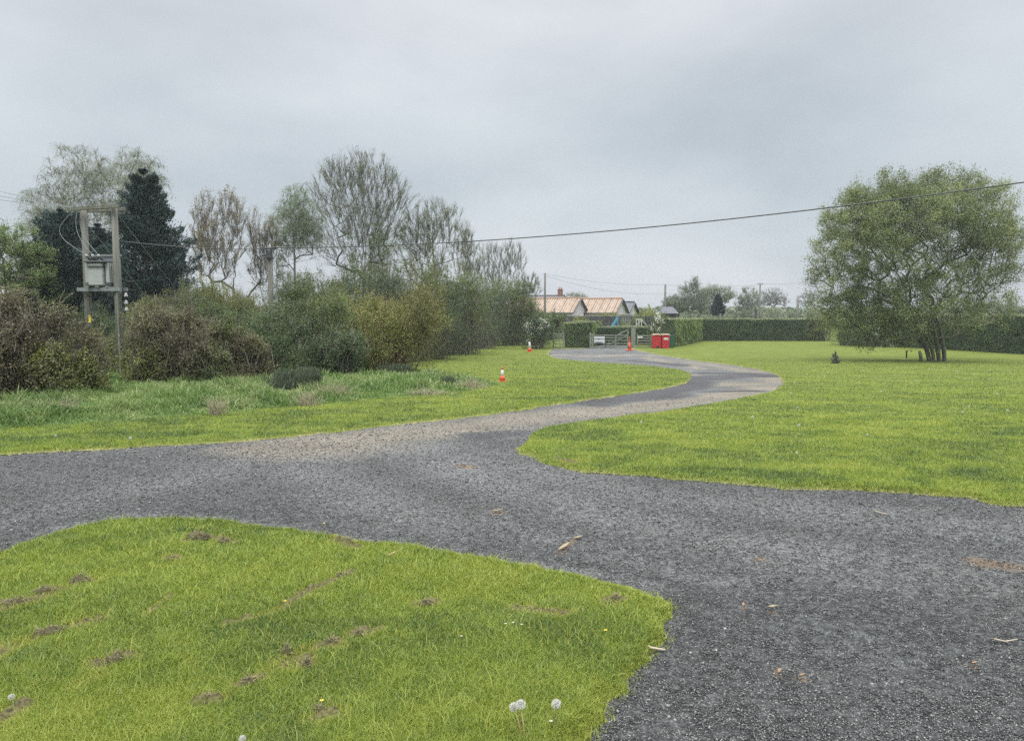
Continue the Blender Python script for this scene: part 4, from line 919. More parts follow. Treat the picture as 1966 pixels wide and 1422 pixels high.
# tussocks and dead stems in the rough verge
bush('grass_tussock', 'round dark green rush tussock in front of the thicket', 'tussock', 552, 762, 712, 52, B['lf_rush'], 230, leaf_n=16000, stems=60, shoots=300, shoot_l=.2, leaf_l=.13, leaf_w=.10, axis_up=True, lumps=4, depth=.9)
bush('grass_tussock', 'smaller dark rush tussock beside the round willow bush', 'tussock', 758, 726, 700, 32, B['lf_rush'], 231, leaf_n=7000, stems=40, shoots=150, shoot_l=.2, leaf_l=.13, leaf_w=.10, axis_up=True, lumps=4, depth=.9)
bush('grass_tussock', 'little green tussock among the pale dead grass near the cone', 'tussock', 862, 746, 726, 17, B['lf_rush'], 232, leaf_n=3500, stems=30, shoots=80, shoot_l=.15, leaf_l=.12, leaf_w=.10, axis_up=True, lumps=3, depth=.9, tint_off=.2)
def dead_clump(name, label, u, v, w, h, n, seed, mat=M['pale_wood'], lean=.6, rr=.0045):
    rng = np.random.default_rng(seed); base = G(u, v); Y0 = base[1]; rx = w * Y0 / F
    r_ = thing(name, label, 'dead grass', base); b_ = np.stack([rng.normal(0, rx * .5, n), rng.normal(0, rx * .35, n), np.full(n, .0)], 1)
    d = np.stack([rng.normal(0, lean, n), rng.normal(0, lean, n), np.ones(n)], 1); L = (rng.uniform(.3, 1, n) * h * Y0 / F)[:, None]
    m_ = b_ + norm(d) * L * .55; e_ = m_ + norm(d + rnd_unit(rng, n) * .5 - [0, 0, .3]) * L * .5
    v1, f1 = seg_tubes(b_, m_, rr, rr * .8); v2, f2 = seg_tubes(m_, e_, rr * .8, rr * .4)
    mesh_obj('stalks', np.concatenate([v1, v2]), [np.concatenate([f1, f2 + len(v1)])], mat, r_); return r_
M['straw'] = solid('straw', (0.34, 0.30, 0.17), .9, .2, 6)
M['straw_pale'] = solid('straw_pale', (0.42, 0.38, 0.25), .9, .2, 6)
dead_clump('dead_grass', 'pale dead grass clump right of the round rush tussock', 642, 768, 26, 46, 260, 240, M['straw_pale'])
dead_clump('dead_grass', 'pale dead bracken left of the round rush tussock', 446, 742, 22, 60, 200, 241, M['straw'])
dead_clump('dead_grass', 'low dead grass patch near the little green tussock', 815, 760, 42, 24, 380, 242, M['straw_pale'], 1.2)
dead_clump('dead_grass', 'upright dead stalks near the striped cone', 905, 748, 26, 30, 240, 243, M['straw_pale'], .5)
dead_clump('dead_grass', 'dry stalks standing in the rough verge left of the tussock', 415, 800, 14, 46, 130, 244, M['straw_pale'], .3)
dead_clump('dead_grass', 'tall dry stalks below the transformer poles', 130, 805, 12, 50, 90, 245, M['straw_pale'], .25)
dead_clump('dead_grass', 'dry stalks in front of the round rush tussock', 590, 782, 20, 40, 170, 246, M['straw_pale'], .3)

# ================================================================ RIGHT SIDE
tree('willow_tree', 'large round many stemmed willow standing on the right lawn', 'tree', 1802, 42,
     [(1745, 470, 165, 120), (1655, 500, 90, 110), (1850, 470, 112, 130), (1745, 408, 125, 70), (1590, 545, 48, 60), (1780, 590, 150, 60), (1690, 610, 85, 55), (1872, 425, 76, 76), (1905, 520, 52, 85), (1640, 425, 60, 60), (1612, 602, 62, 42), (1700, 640, 60, 26), (1690, 378, 70, 40), (1800, 362, 62, 38), (1925, 470, 38, 60)],
     M['bark_green'], M['lf_willow'], 301, stems=8, targets=1900, wh=1.0, twig_n=15000, twig_l=.7, twig_r=.005, leaf_n=200000, tuft=11000, tuft_s=.15, leaf_l=.088, leaf_w=.55, up=.25, outw=.5, rnd=.8, minslope=.15, stem_r=.075, rtip=.014,
     spread=.26, trunk_top=2.8, lobe_pw=.42, pw=.36, jit=.10, tint_amp=.45, low=.55, tint_off=.0)
conifer('young_spruce', 'tiny blue green spruce growing alone on the right lawn', 1605, float(G(1605, 699)[1]), 674, 13, 698, M['lf_spruce'], 302, levels=9, per=8, tuft_n=30, needle=.07, clump=.35, spread_pw=.9, wood=M['bark'])
bush('small_tree', 'small rounded yellow green shrub left of the big willow', 'shrub', 1578, 656, 592, 42, M['lf_olive'], 303, leaf_n=9000, shoots=400, stems=50, tint_off=.05)
bush('garden_shrub', 'dense dark green shrub behind the willow with white blossom sprays', 'shrub', 1690, 668, 602, 72, M['lf_dark'], 304, leaf_n=20000, shoots=500, tint_off=.25, lumps=10)
bush('garden_shrub', 'lighter green shrub at the left foot of the willow crown', 'shrub', 1628, 664, 598, 34, M['lf_mid'], 305, leaf_n=9000, shoots=300, tint_off=.15)

# ================================================================ POLES, WIRES
def pole_pts(u, vt, Y):
    b = at(u, 640, Y); top = at(u, vt, Y); return np.array([b[0], Y, float(terr(Y))]), top[2] - float(terr(Y))
def z_off(z, Y): return z - float(terr(Y))
YT = 21.0
pl = at(168, 560, YT); pr = at(235, 560, YT)
zt_ = float(terr(YT)); topz = at(190, 402, YT)[2] - zt_
root = thing('pole_transformer', 'grey transformer box on a platform between twin wooden poles', 'transformer', (pl[0], YT, zt_))
dx = pr[0] - pl[0]; lean = 0.0
mb = MB(); mb.tube([(0, 0, -.1), (0, 0, topz * .5), (0, 0, topz + .05)], [.10, .092, .08], 14); mb.build('pole', M['pole_wood'], root, smooth=True)
mb = MB(); mb.tube([(dx, -.25, -.1), (dx, -.25, topz * .5), (dx, -.25, topz + .05)], [.10, .092, .08], 14); mb.build('pole', M['pole_wood'], root, smooth=True)
mb = MB(); mb.bar((-.26, -.20, topz - .02), (dx + .22, -.45, topz + .03), .10, .09); mb.build('cross_beam', M['pole_wood'], root)
mb = MB(); mb.bar((-.22, .13, topz - .04), (dx + .2, -.08, topz - .0), .10, .09); mb.build('cross_beam', M['pole_wood'], root)
zp = at(190, 556, YT)[2] - zt_; zb = at(190, 492, YT)[2] - zt_
mb = MB(); mb.bar((-.18, -.16, zp), (dx + .18, -.42, zp), .07, .10); mb.bar((-.18, .16, zp), (dx + .18, -.08, zp), .07, .10)
for q in (.22, .5, .78): mb.bar((dx * q, -.4, zp + .07), (dx * q, .1, zp + .07), .1, .035)
mb.build('platform', M['steel'], root)
cx = dx * .5 + .0; w = dx * .66; hT = zb - zp - .16
mb = MB(); mb.box((cx - .04, -.16, zp + .09 + hT * .42), (w * .62, .46, hT * .80), bev=.02)
for k in range(5): mb.box((cx + w * .40, -.30 + k * .09, zp + .10 + hT * .46), (w * .16, .03, hT * .7), bev=.008)
for k in range(5): mb.box((cx - w * .48, -.30 + k * .09, zp + .10 + hT * .46), (w * .14, .03, hT * .7), bev=.008)
tank = mb.build('tank', M['steel_light'], root)
mb = MB(); mb.box((cx - .02, -.16, zp + .09 + hT * .86), (w * .92, .56, .05), bev=.012); mb.box((cx - .02, -.18, zp + .09 + hT * .70), (w * .7, .52, .03), bev=.01); mb.build('tank_lid', M['dark_metal'], tank)
mb = MB(); mb.box((dx * .60, .14, zp + .12 + hT * .5), (dx * .62, .025, hT * 1.05), bev=.006); mb.bar((dx * .12, .12, zb + .03), (dx * .95, .12, zb + .03), .05, .06); mb.build('back_panel', M['steel'], root)
for k in range(3):
    bx_ = cx - w * .34 + k * .17; bz = zp + .09 + hT * .88
    mb = MB(); pts = [(bx_, -.2, bz), (bx_ - .035, -.25, bz + .07), (bx_ - .07, -.30, bz + .14)]
    mb.tube(pts, [.032, .026, .018], 10)
    for i in range(3):
        q = .2 + i * .3; c0 = np.array(pts[0]) * (1 - q) + np.array(pts[2]) * q; mb.tube([c0, c0 + np.array([-.005, -.007, .015])], [.05, .035], 10)
    bs = mb.build('bushing', M['dark_metal'], root, smooth=True)
    mb = MB(); mb.tube([np.array(pts[2]) - [0, 0, .01], np.array(pts[2]) + [-.02, -.02, .05]], [.036, .03], 10); mb.build('bushing_cap', M['porcelain'], bs, smooth=True)
    e_ = np.array(pts[2]) + [-.02, -.02, .05]; mb = MB(); t_ = np.linspace(0, 1, 12)
    tgt = np.array([-.12 + k * .1, -.3, topz - .1]); mb.tube([e_ * (1 - q) + tgt * q + np.array([-.42 * math.sin(math.pi * q) * (.45 if k else 1.3), 0, 0]) for q in t_], .008, 5); mb.build('jumper_wire', M['wire_grey'], root)
for k, v_ in enumerate((567, 581, 594)):          # white insulators beside the right pole
    zi = at(238, v_, YT)[2] - zt_
    mb = MB(); mb.lathe([(.012, -.05), (.045, -.045), (.05, 0), (.03, .02), (.04, .04), (.02, .065)], (dx + .25, -.30, zi), 12)
    io = mb.build('insulator', M['porcelain'], root, smooth=True)
    mb = MB(); mb.bar((dx + .08, -.27, zi + .01), (dx + .23, -.30, zi), .025, .025); mb.build('bracket', M['dark_metal'], io)
mb = MB(); mb.tube([(dx + .05, -.38, .1), (dx + .05, -.38, zp - .05)], .022, 8); mb.build('cable_pipe', M['grey_timber'], root)
zy = at(178, 612, YT)[2] - zt_
mb = MB(); mb.box((.10, -.13, zy), (.07, .012, .22), bev=.004); mb.build('warning_plate', M['yellow'], root)
# stay wires from the pole tops down into the bushes
for (u0, v0, u1, v1, Y1) in ((226, 412, 330, 545, 31.0), (166, 430, 300, 592, 31.0)):
    a_ = at(u0, v0, YT); b_ = at(u1, v1, Y1); d = b_ - a_; b2 = a_ + d * ((a_[2] - float(terr(Y1 + 4))) / (a_[2] - b_[2]))
    o_ = np.array([pl[0], YT, zt_]); mb = MB(); mb.tube([a_ - o_, b2 - o_], .009, 6); mb.build('stay_wire', M['wire_grey'], root)
def sagline(a_, b_, sag, n=24):
    t_ = np.linspace(0, 1, n)[:, None]; p = a_ * (1 - t_) + b_ * t_; p[:, 2] -= 4 * sag * (t_ * (1 - t_))[:, 0]; return p
def wire(label, a_, b_, r, sag=.3, group=None, name='overhead_wire', mat='cable', n=30):
    a_, b_ = np.array(a_, float), np.array(b_, float)
    mb = MB(); mb.tube(sagline(a_, b_, sag, n) - a_, r, 6); o = mb.build(name, M[mat], None, a_, smooth=True)
    return tag(o, label, 'overhead wire', group)
tb = np.array([pl[0], YT, zt_ + topz])
for k, (v0, dy, lb) in enumerate(((358, -.3, 'highest'), (370, 0, 'middle'), (380, .2, 'lowest'))):
    far_ = at(-40, v0 - 7, 24 + dy * 2); a_ = tb + [-.2 + k * .12, dy * .6, .03]
    wire('%s of the three thin wires reaching the twin poles from the left' % lb, a_, a_ + (far_ - a_) * 2.2, .008, .1, 'thin wires left of the twin poles', mat='wire_grey')

def upole(label, u, vt, Y, r0, r1, arm=None, name='utility_pole', extra=None, mat='pole_wood'):
    b, h = pole_pts(u, vt, Y); r = thing(name, label, 'utility pole', b)
    mb = MB(); mb.tube([(0, 0, -.1), (0, 0, h * .5), (0, 0, h)], [r0, (r0 + r1) / 2, r1], 12); mb.build('pole', M[mat], r, smooth=True)
    if arm:
        mb = MB(); mb.bar((-arm, 0, h - .25), (arm, 0, h - .25), .09, .09); mb.build('cross_arm', M['pole_wood'], r)
    for q in ((-1, 1) if arm else (0,)):
        mb = MB(); mb.lathe([(.03, 0), (.07, .02), (.07, .08), (.04, .10), (.055, .13), (.02, .17)], ((arm or 0) * q * .85, 0, h - .2 if arm else h - .02), 10); mb.build('insulator', M['porcelain' if not arm else 'dark_metal'], r, smooth=True)
    return b + [0, 0, h], r
YP = 40.0
ptop, r_ = upole('weathered wooden pole rising from the thicket beside the green birch', 522, 474, YP, .15, .135)
mb = MB(); hz = ptop[2] - float(terr(YP)); mb.bar((-.38, -.17, hz - .12), (.38, -.17, hz - .12), .08, .10); mb.lathe([(.19, 0), (.2, .05), (.17, .4), (.12, .46)], (0, -.12, hz - .62), 10); mb.build('cable_bracket', M['dark_metal'], r_)
p_near = at(1966, 350, 24.0); a_ = ptop + [.1, -.1, -.05]
# hang the cable over the straight ground line between its supports
tt_ = np.linspace(0, 1, 2001)[1:]; us = []
def cable_t(u_):
    X_ = a_[0] + (p_near[0] - a_[0]) * tt_; Y_ = a_[1] + (p_near[1] - a_[1]) * tt_; lo_ = []
    d_ = ray(u_, 450); return tt_[np.argmin(np.abs(X_ / Y_ - d_[0] / d_[1]))]
def cable_z(u_, v_, t_): Y_ = a_[1] + (p_near[1] - a_[1]) * t_; return at(u_, v_, Y_)[2]
ts = [0.0, cable_t(1300), 1.0]; zs_ = [a_[2], cable_z(1300, 431, ts[1]), p_near[2]]
cf = np.polyfit(ts, zs_, 2); tq = np.linspace(0, 1.45, 60)
pc = np.stack([a_[0] + (p_near[0] - a_[0]) * tq, a_[1] + (p_near[1] - a_[1]) * tq, np.polyval(cf, tq)], 1)
mb = MB(); mb.tube(pc - pc[0], .024, 8); tag(mb.build('overhead_wire', M['cable'], None, pc[0], smooth=True), 'thick black cable crossing the sky in front of the big willow', 'overhead wire')
a2 = at(228, 463, YT); wire('black cable between the twin poles and the lone wooden pole', ptop + [-.1, -.1, -.08], a2, .018, .12)
t1, _ = upole('thin grey utility pole in front of the orange tiled roof', 1046, 525, 92, .17, .13, None)
t2, _ = upole('grey utility pole standing right of the bungalows', 1276, 546, 100, .17, .13, None)
t3, _ = upole('distant utility pole with cross arm behind the long hedge', 1457, 543, 125, .16, .12, .45)
t4, _ = upole('short distant pole at the left edge of the willow crown', 1530, 572, 150, .3, .25, None)
t5 = at(1560, 533, 105)
for k, (a_, b_, sg, lb) in enumerate(((t1, t2, .5, 'upper wire between the pole by the orange roof and the pole right of it'), (t1 - [0, 0, .25], t2 - [0, 0, 1.3], .7, 'lower wire between the pole by the orange roof and the pole right of it'),
      (t2, t3 + [.4, 0, -.2], .35, 'upper wire between the pole right of the bungalows and the cross armed pole'), (t2 - [0, 0, 1.2], t3 + [-.4, 0, -.25], .5, 'lower wire between the pole right of the bungalows and the cross armed pole'),
      (t3 + [-.4, 0, -.2], at(1700, 522, 110), .4, 'upper wire from the cross armed pole towards the willow'), (t3 + [.4, 0, -.2], at(1700, 534, 112), .4, 'lower wire from the cross armed pole towards the willow'))):
    wire(lb, a_, b_, .016, sg, 'thin wires between the far poles', mat='wire_grey')

# ================================================================ GATE, HEDGES AND THINGS BY THE GATE
YG = 62.6; zg = float(terr(YG)); mpx = YG / F
def gx(u, Y=YG): return at(u, 660, Y)[0]
def gh(v, Y=YG): return at(1100, v, Y)[2] - float(terr(Y))
hedge('clipped_hedge', 'light green clipped hedge left of the field gate', [(gx(1086), 62.9, 2.15), (gx(1128, 63.5), 63.5, 2.25), (gx(1133, 68), 68.0, 2.1)], 1.1, M['lf_hedge_light'], M['lf_cut'], 401)
hedge('clipped_hedge', 'lower clipped hedge behind the field gate', [(gx(1128, 68.5), 68.5, gh(627, 68.5)), (gx(1265, 68.5), 68.5, gh(627, 68.5))], 1.2, M['lf_hedge'], M['lf_cut'], 402)
hedge('clipped_hedge', 'end of the long hedge beside the red bins, painted paler as its lit side', [(gx(1283, 64.2), 64.2, 2.45), (gx(1335, 77), 77.0, 2.35)], 1.5, M['lf_hedge_light'], M['lf_cut'], 403)  # light on this end is painted in with the paler leaf colours
hedge('clipped_hedge', 'long dark green hedge between the bins and the willow', [(gx(1335, 78.3), 78.3, gh(612, 78)), (gx(1580, 78.3), 78.3, gh(612, 78))], 1.5, M['lf_hedge'], M['lf_cut'], 404)
hedge('clipped_hedge', 'tall dark green hedge behind and right of the willow', [(gx(1640, 70), 70.0, gh(606, 70)), (gx(1800, 61), 61.0, gh(604, 61)), (gx(2000, 52), 52.0, gh(605, 52)), (gx(2300, 45), 45.0, gh(605, 45))], 1.6, M['lf_hedge'], M['lf_cut'], 405)
# five-bar gate with a raised heel
def bar_gate(label, x0, x1, h, Y, heel=True, nb=5, seed=0, post=True):
    r = thing('field_gate', label, 'gate', (x0, Y, float(terr(Y)))); w = x1 - x0
    for k in range(nb):
        z = .10 + (h - .14) * (k / (nb - 1)) ** .85
        mb = MB(); mb.bar((.04, 0, z), (w - .04, 0, z), .05, .085 if k < nb - 1 else .10, up=(0, 0, 1)); mb.build('rail', M['grey_timber'], r)
    for q in ((.02, 1) if heel else (.02, .98)):
        mb = MB(); mb.box((w * q if q < 1 else w - .03, .0, (h + (.42 if q == 1 else .06)) / 2 + .03), (.11, .075, h + (.42 if q == 1 else .06)), bev=.01); mb.build('stile', M['grey_timber'], r)
    if heel:
        mb = MB(); mb.bar((w * .70, -.01, h - .02), (w - .05, -.01, h + .42), .05, .10); mb.build('raised_heel', M['grey_timber'], r)
        for q in (.34, .66):
            mb = MB(); mb.bar((w * q, -.045, .06), (w * q, -.045, h), .03, .09, up=(1, 0, 0)); mb.build('brace', M['grey_timber'], r)
        mb = MB(); mb.bar((w * .34, -.075, .12), (w * .95, -.075, h - .1), .03, .07); mb.build('brace', M['grey_timber'], r)
    return r, w
HG = gh(642.5)
g_, wg = bar_gate('closed grey wooden five bar gate across the end of the drive', gx(1135.5), gx(1206), HG, YG)
mb = MB(); s0, s1 = gx(1140.5) - gx(1135.5), gx(1160.5) - gx(1135.5)
mb.box(((s0 + s1) / 2, -.11, gh(652)), (s1 - s0, .02, gh(646) - gh(658.5)), bev=.005); sb = mb.build('sign_board', M['white_board'], g_)
mb = MB(); mb.box(((s0 + s1) / 2, -.125, gh(650.3)), ((s1 - s0) * .96, .012, .045), bev=.003); mb.box(((s0 + s1) / 2 - .03, -.128, gh(650.6)), (.10, .012, .10), bev=.01); mb.build('sign_stripe', M['dark_metal'], sb)
mb = MB(); mb.box(((s0 + s1) / 2 - .05, -.125, gh(657.0)), ((s1 - s0) * .7, .012, .11), bev=.003); mb.build('sign_stripe', M['steel'], sb)
r_ = thing('gate_post', 'tall thick grey gate post beside the red cone', 'post', (gx(1215.5), YG - .05, zg))
mb = MB(); mb.box((0, 0, gh(628) / 2 - .03), (.34, .30, gh(628) + .06), bev=.02); mb.build('post', M['grey_timber'], r_); mb = MB(); mb.box((0, 0, gh(628) + .03), (.40, .36, .06), bev=.015); mb.build('cap', M['grey_timber'], r_)
r_ = thing('gate_post', 'thin grey post at the left end of the field gate', 'post', (gx(1133.5), YG, zg)); mb = MB(); mb.box((0, 0, gh(640) / 2), (.14, .14, gh(640) + .1), bev=.01); mb.build('post', M['grey_timber'], r_)
r_, w_ = bar_gate('short grey wooden side gate with two small white notices', gx(1223), gx(1252), gh(643.5), YG, False, 5)
for k, q in enumerate((.10, .27)):
    mb = MB(); mb.box((w_ * q, -.06, gh(647.2)), (.19, .015, .17), bev=.004); mb.build('notice', M['white_board'], r_)
r_, w_ = bar_gate('short grey rail fence panel between the blossoming shrub and the hedge', gx(1062), gx(1082), gh(640), 62.2, False, 6); r_['category'] = 'fence panel'; r_.name = 'fence_panel'

# red bins
def red_bin(label, u0, u1, plate):
    x0, x1 = gx(u0, 61.5), gx(u1, 61.5); w = x1 - x0; zt0 = float(terr(61.5)); h = gh(643.5, 61.5)
    r = thing('red_bin', label, 'bin', ((x0 + x1) / 2, 61.8, zt0), 'red bins by the hedge')
    mb = MB(); mb.box((0, 0, h / 2), (w * .94, .62, h), bev=.05, taper=1.05); mb.build('body', M['red_plastic'], r)
    mb = MB(); mb.box((0, -.01, h + .035), (w * 1.02, .70, .09), bev=.03); mb.box((0, .06, h + .09), (w * .8, .45, .05), bev=.02); ld = mb.build('lid', M['lid_cream'], r)
    mb = MB(); mb.bar((-w * .3, -.37, h + .03), (w * .3, -.37, h + .03), .03, .03); mb.build('handle', M['red_plastic'], ld)
    for q in (-1, 1):
        mb = MB(); mb.tube([(q * w * .36, .22, .10), (q * w * .46, .22, .10)], .10, 14); mb.build('wheel', M['black'], r, smooth=True)
    if plate:
        mb = MB(); mb.box((.0, -.335, h * .74), (w * .55, .012, .17), bev=.004); pt = mb.build('notice', M['white_board'], r)
    else:
        mb = MB(); mb.box((w * .1, -.325, .13), (w * .35, .02, .2), bev=.02); mb.build('hatch', M['black'], r)
    return r
red_bin('left red bin with a dark hatch low on its front', 1253.5, 1269.5, False)
red_bin('right red bin with a small white notice on its front', 1270.5, 1286, True)
r_ = thing('green_bin', 'narrow dark green bin half hidden behind the red bins', 'bin', (gx(1287.5, 62.6), 62.6, zg)); h_ = gh(645)
mb = MB(); mb.box((0, 0, h_ / 2), (.42, .5, h_), bev=.04, taper=1.08); mb.build('body', M['green_plastic'], r_); mb = MB(); mb.box((0, 0, h_ + .03), (.5, .58, .06), bev=.02); mb.build('lid', M['green_plastic'], r_)

# traffic cones
def cone(label, u, vb, vt, style, group='traffic cones'):
    b = G(u, vb); h = at(u, vt, b[1])[2] - b[2]; r = thing('traffic_cone', label, 'traffic cone', b + [0, 0, .03], group); s = h / .75
    mb = MB(); mb.box((0, 0, .02 * s), (.40 * s, .40 * s, .04 * s), bev=.012 * s); mb.build('base', M['orange_plastic'], r)
    R = lambda z: (.155 - .125 * (z / .75)) * s
    if style == 'stripe': bands = [(.04, .30, 'orange_plastic'), (.30, .60, 'white_plastic'), (.60, .75, 'orange_plastic')]
    elif style == 'white': bands = [(.04, .26, 'orange_plastic'), (.26, .70, 'white_plastic'), (.70, .75, 'dark_metal')]
    else: bands = [(.04, .44, 'orange_plastic'), (.44, .56, 'red_plastic'), (.56, .75, 'orange_plastic')]
    k_ = .62 if style == 'tall' else 1
    for z0, z1, m_ in bands:
        mb = MB(); mb.lathe([(R(z0) * k_, z0 * s), (R(z1) * k_, z1 * s)] + ([(R(z1) * k_ * .6, z1 * s + .012 * s)] if z1 == .75 else []), n=20)
        o = mb.build('reflective_sleeve' if m_ == 'white_plastic' else 'cone_body', M[m_], r, smooth=True)
    return r
cone('orange cone with a white band standing alone on the left lawn', 964.5, 734, 706, 'stripe')
cone('mostly white cone with an orange foot beside the blossoming shrub', 1017, 676, 655, 'white')
cone('tall slim red orange cone in front of the gate post', 1208.5, 673, 647, 'tall')

# shrubs by the gate
def blossom(root, label_seed, pts, n, size, spread, mat='petal_white', name='blossom'):
    rng = np.random.default_rng(label_seed); P = []
    for (a_, b_) in pts:
        k = n // len(pts); t_ = rng.uniform(0, 1, k)[:, None]; P.append(np.array(a_) * (1 - t_) + np.array(b_) * t_ + rng.normal(0, spread, (k, 3)))
    P = np.concatenate(P); v, f = leaf_quads(rng, P, rng.uniform(size * .6, size * 1.2, len(P)), .8)
    mb = None; o = mesh_obj(name, v, [f], M[mat], root, attrs=dict(tint=np.repeat(rng.uniform(0, 1, len(P)), 4))); return o
s_ = bush('blossoming_shrub', 'dark shrub with arching sprays of white blossom left of the gate', 'shrub', 1033, 671, 604, 33, M['lf_dark'], 410, leaf_n=15000, shoots=250, stems=60, tint_off=.05, lumps=6)
bo = np.array(s_.location)
def rel(u, v, Y): return at(u, v, Y) - bo
Yb = bo[1] - .95
blossom(s_, 411, [(rel(1012, 660, Yb), rel(1018, 640, Yb)), (rel(1018, 640, Yb), rel(1032, 630, Yb)), (rel(1032, 630, Yb), rel(1044, 626, Yb)), (rel(1008, 625, Yb), rel(1024, 618, Yb)), (rel(1030, 615, Yb), rel(1046, 616, Yb)), (rel(1046, 618, Yb), rel(1053, 626, Yb)), (rel(1008, 630, Yb), rel(1020, 634, Yb))], 420, .09, .16)
s_ = bush('variegated_shrub', 'shrub with cream splashed leaves above the red bins', 'shrub', 1268, 664, 594, 24, M['lf_mid'], 412, leaf_n=11000, shoots=220, stems=50, lumps=6, Y=65.2)
bo = np.array(s_.location); Yb = bo[1] - .8
blossom(s_, 413, [(rel(1260, 600, Yb), rel(1266, 612, Yb)), (rel(1258, 612, Yb), rel(1266, 614, Yb)), (rel(1262, 604, Yb), rel(1264, 618, Yb)), (rel(1268, 612, Yb), rel(1272, 622, Yb)), (rel(1256, 622, Yb), rel(1250, 634, Yb)), (rel(1266, 626, Yb), rel(1268, 640, Yb))], 300, .10, .15, 'petal_cream' if 'petal_cream' in M else 'petal_white', 'cream_leaves')
s_ = bpy.data.objects.get('garden_shrub'); bo = np.array(s_.location); Yb = 60.0
blossom(s_, 414, [(rel(1684, 630, Yb), rel(1716, 667, Yb)), (rel(1684, 628, Yb), rel(1694, 646, Yb)), (rel(1712, 648, Yb), rel(1730, 636, Yb)), (rel(1680, 640, Yb), rel(1692, 642, Yb)), (rel(1722, 640, Yb), rel(1728, 650, Yb))], 300, .085, .06)
r_ = thing('wooden_peg', 'short black post on the lawn left of the willow trunks', 'post', G(1740, 688)); mb = MB(); mb.tube([(0, 0, -.05), (0, 0, .42)], .045, 10); mb.box((0, 0, .45), (.12, .12, .07), bev=.02); mb.build('post', M['black'], r_); r_.name = 'short_post'
r_ = thing('log', 'short grey cut log lying beside the willow trunks', 'log', G(1772, 695)); mb = MB(); mb.tube([(-.1, 0, .0), (-.14, .05, .45), (-.2, .05, .62)], [.10, .09, .06], 9); mb.build('trunk', M['bark_green'], r_, smooth=True); r_['label'] = 'grey cut stump leaning beside the willow trunks'; r_['category'] = 'stump'; r_.name = 'tree_stump'

# ================================================================ BUNGALOWS AND GARDEN BEHIND THE GATE
def tile_mat():
    m, t, o = new_mat('pantiles'); p = N(t, 'ShaderNodeBsdfPrincipled', inp={'Roughness': .85}); a = N(t, 'ShaderNodeAttribute', attribute_name='tint')
    r = ramp(t, [(0, (0.09, 0.065, 0.05)), (.3, (0.28, 0.205, 0.15)), (.6, (0.37, 0.285, 0.215)), (1, (0.48, 0.41, 0.34))], a.outputs['Fac']); t.links.new(r.outputs[0], p.inputs['Base Color']); t.links.new(p.outputs[0], o.inputs[0]); return m
M['pantile'] = tile_mat()
def roof_slope(r, name, L, hw, ze, zr, side, mat, rib=.34, rows=14, seed=0, over=.25):
    """one tiled slope of a gabled roof whose ridge runs along local x"""
    rng = np.random.default_rng(seed); nx_ = int(L / (rib / 4)); xs_ = np.linspace(-over, L + over, nx_); qs = np.linspace(0, 1, rows * 2 + 1)
    slope = (zr - ze) / hw; V_, T_ = [], []
    tile_t = rng.uniform(.25, .95, (rows + 1, int(L / rib) + 8))
    for i, q in enumerate(qs):
        y = side * (hw + over) * (1 - q); z = zr - (hw + over) * (1 - q) * slope; step_ = .035 * (1 - (i % 2))
        ph = np.sin(xs_ / rib * 2 * np.pi); V_.append(np.stack([xs_, np.full(nx_, y), z + step_ + .045 * ph], 1))
        T_.append(np.where(ph < -.45, .05, tile_t[i // 2, ((xs_ + over) / rib).astype(int)]))
    ii = np.arange(len(qs) * nx_).reshape(len(qs), nx_); q_ = np.stack([ii[:-1, :-1], ii[:-1, 1:], ii[1:, 1:], ii[1:, :-1]], -1).reshape(-1, 4)
    return mesh_obj(name, np.concatenate(V_), [q_], mat, r, attrs=dict(tint=np.concatenate(T_)))
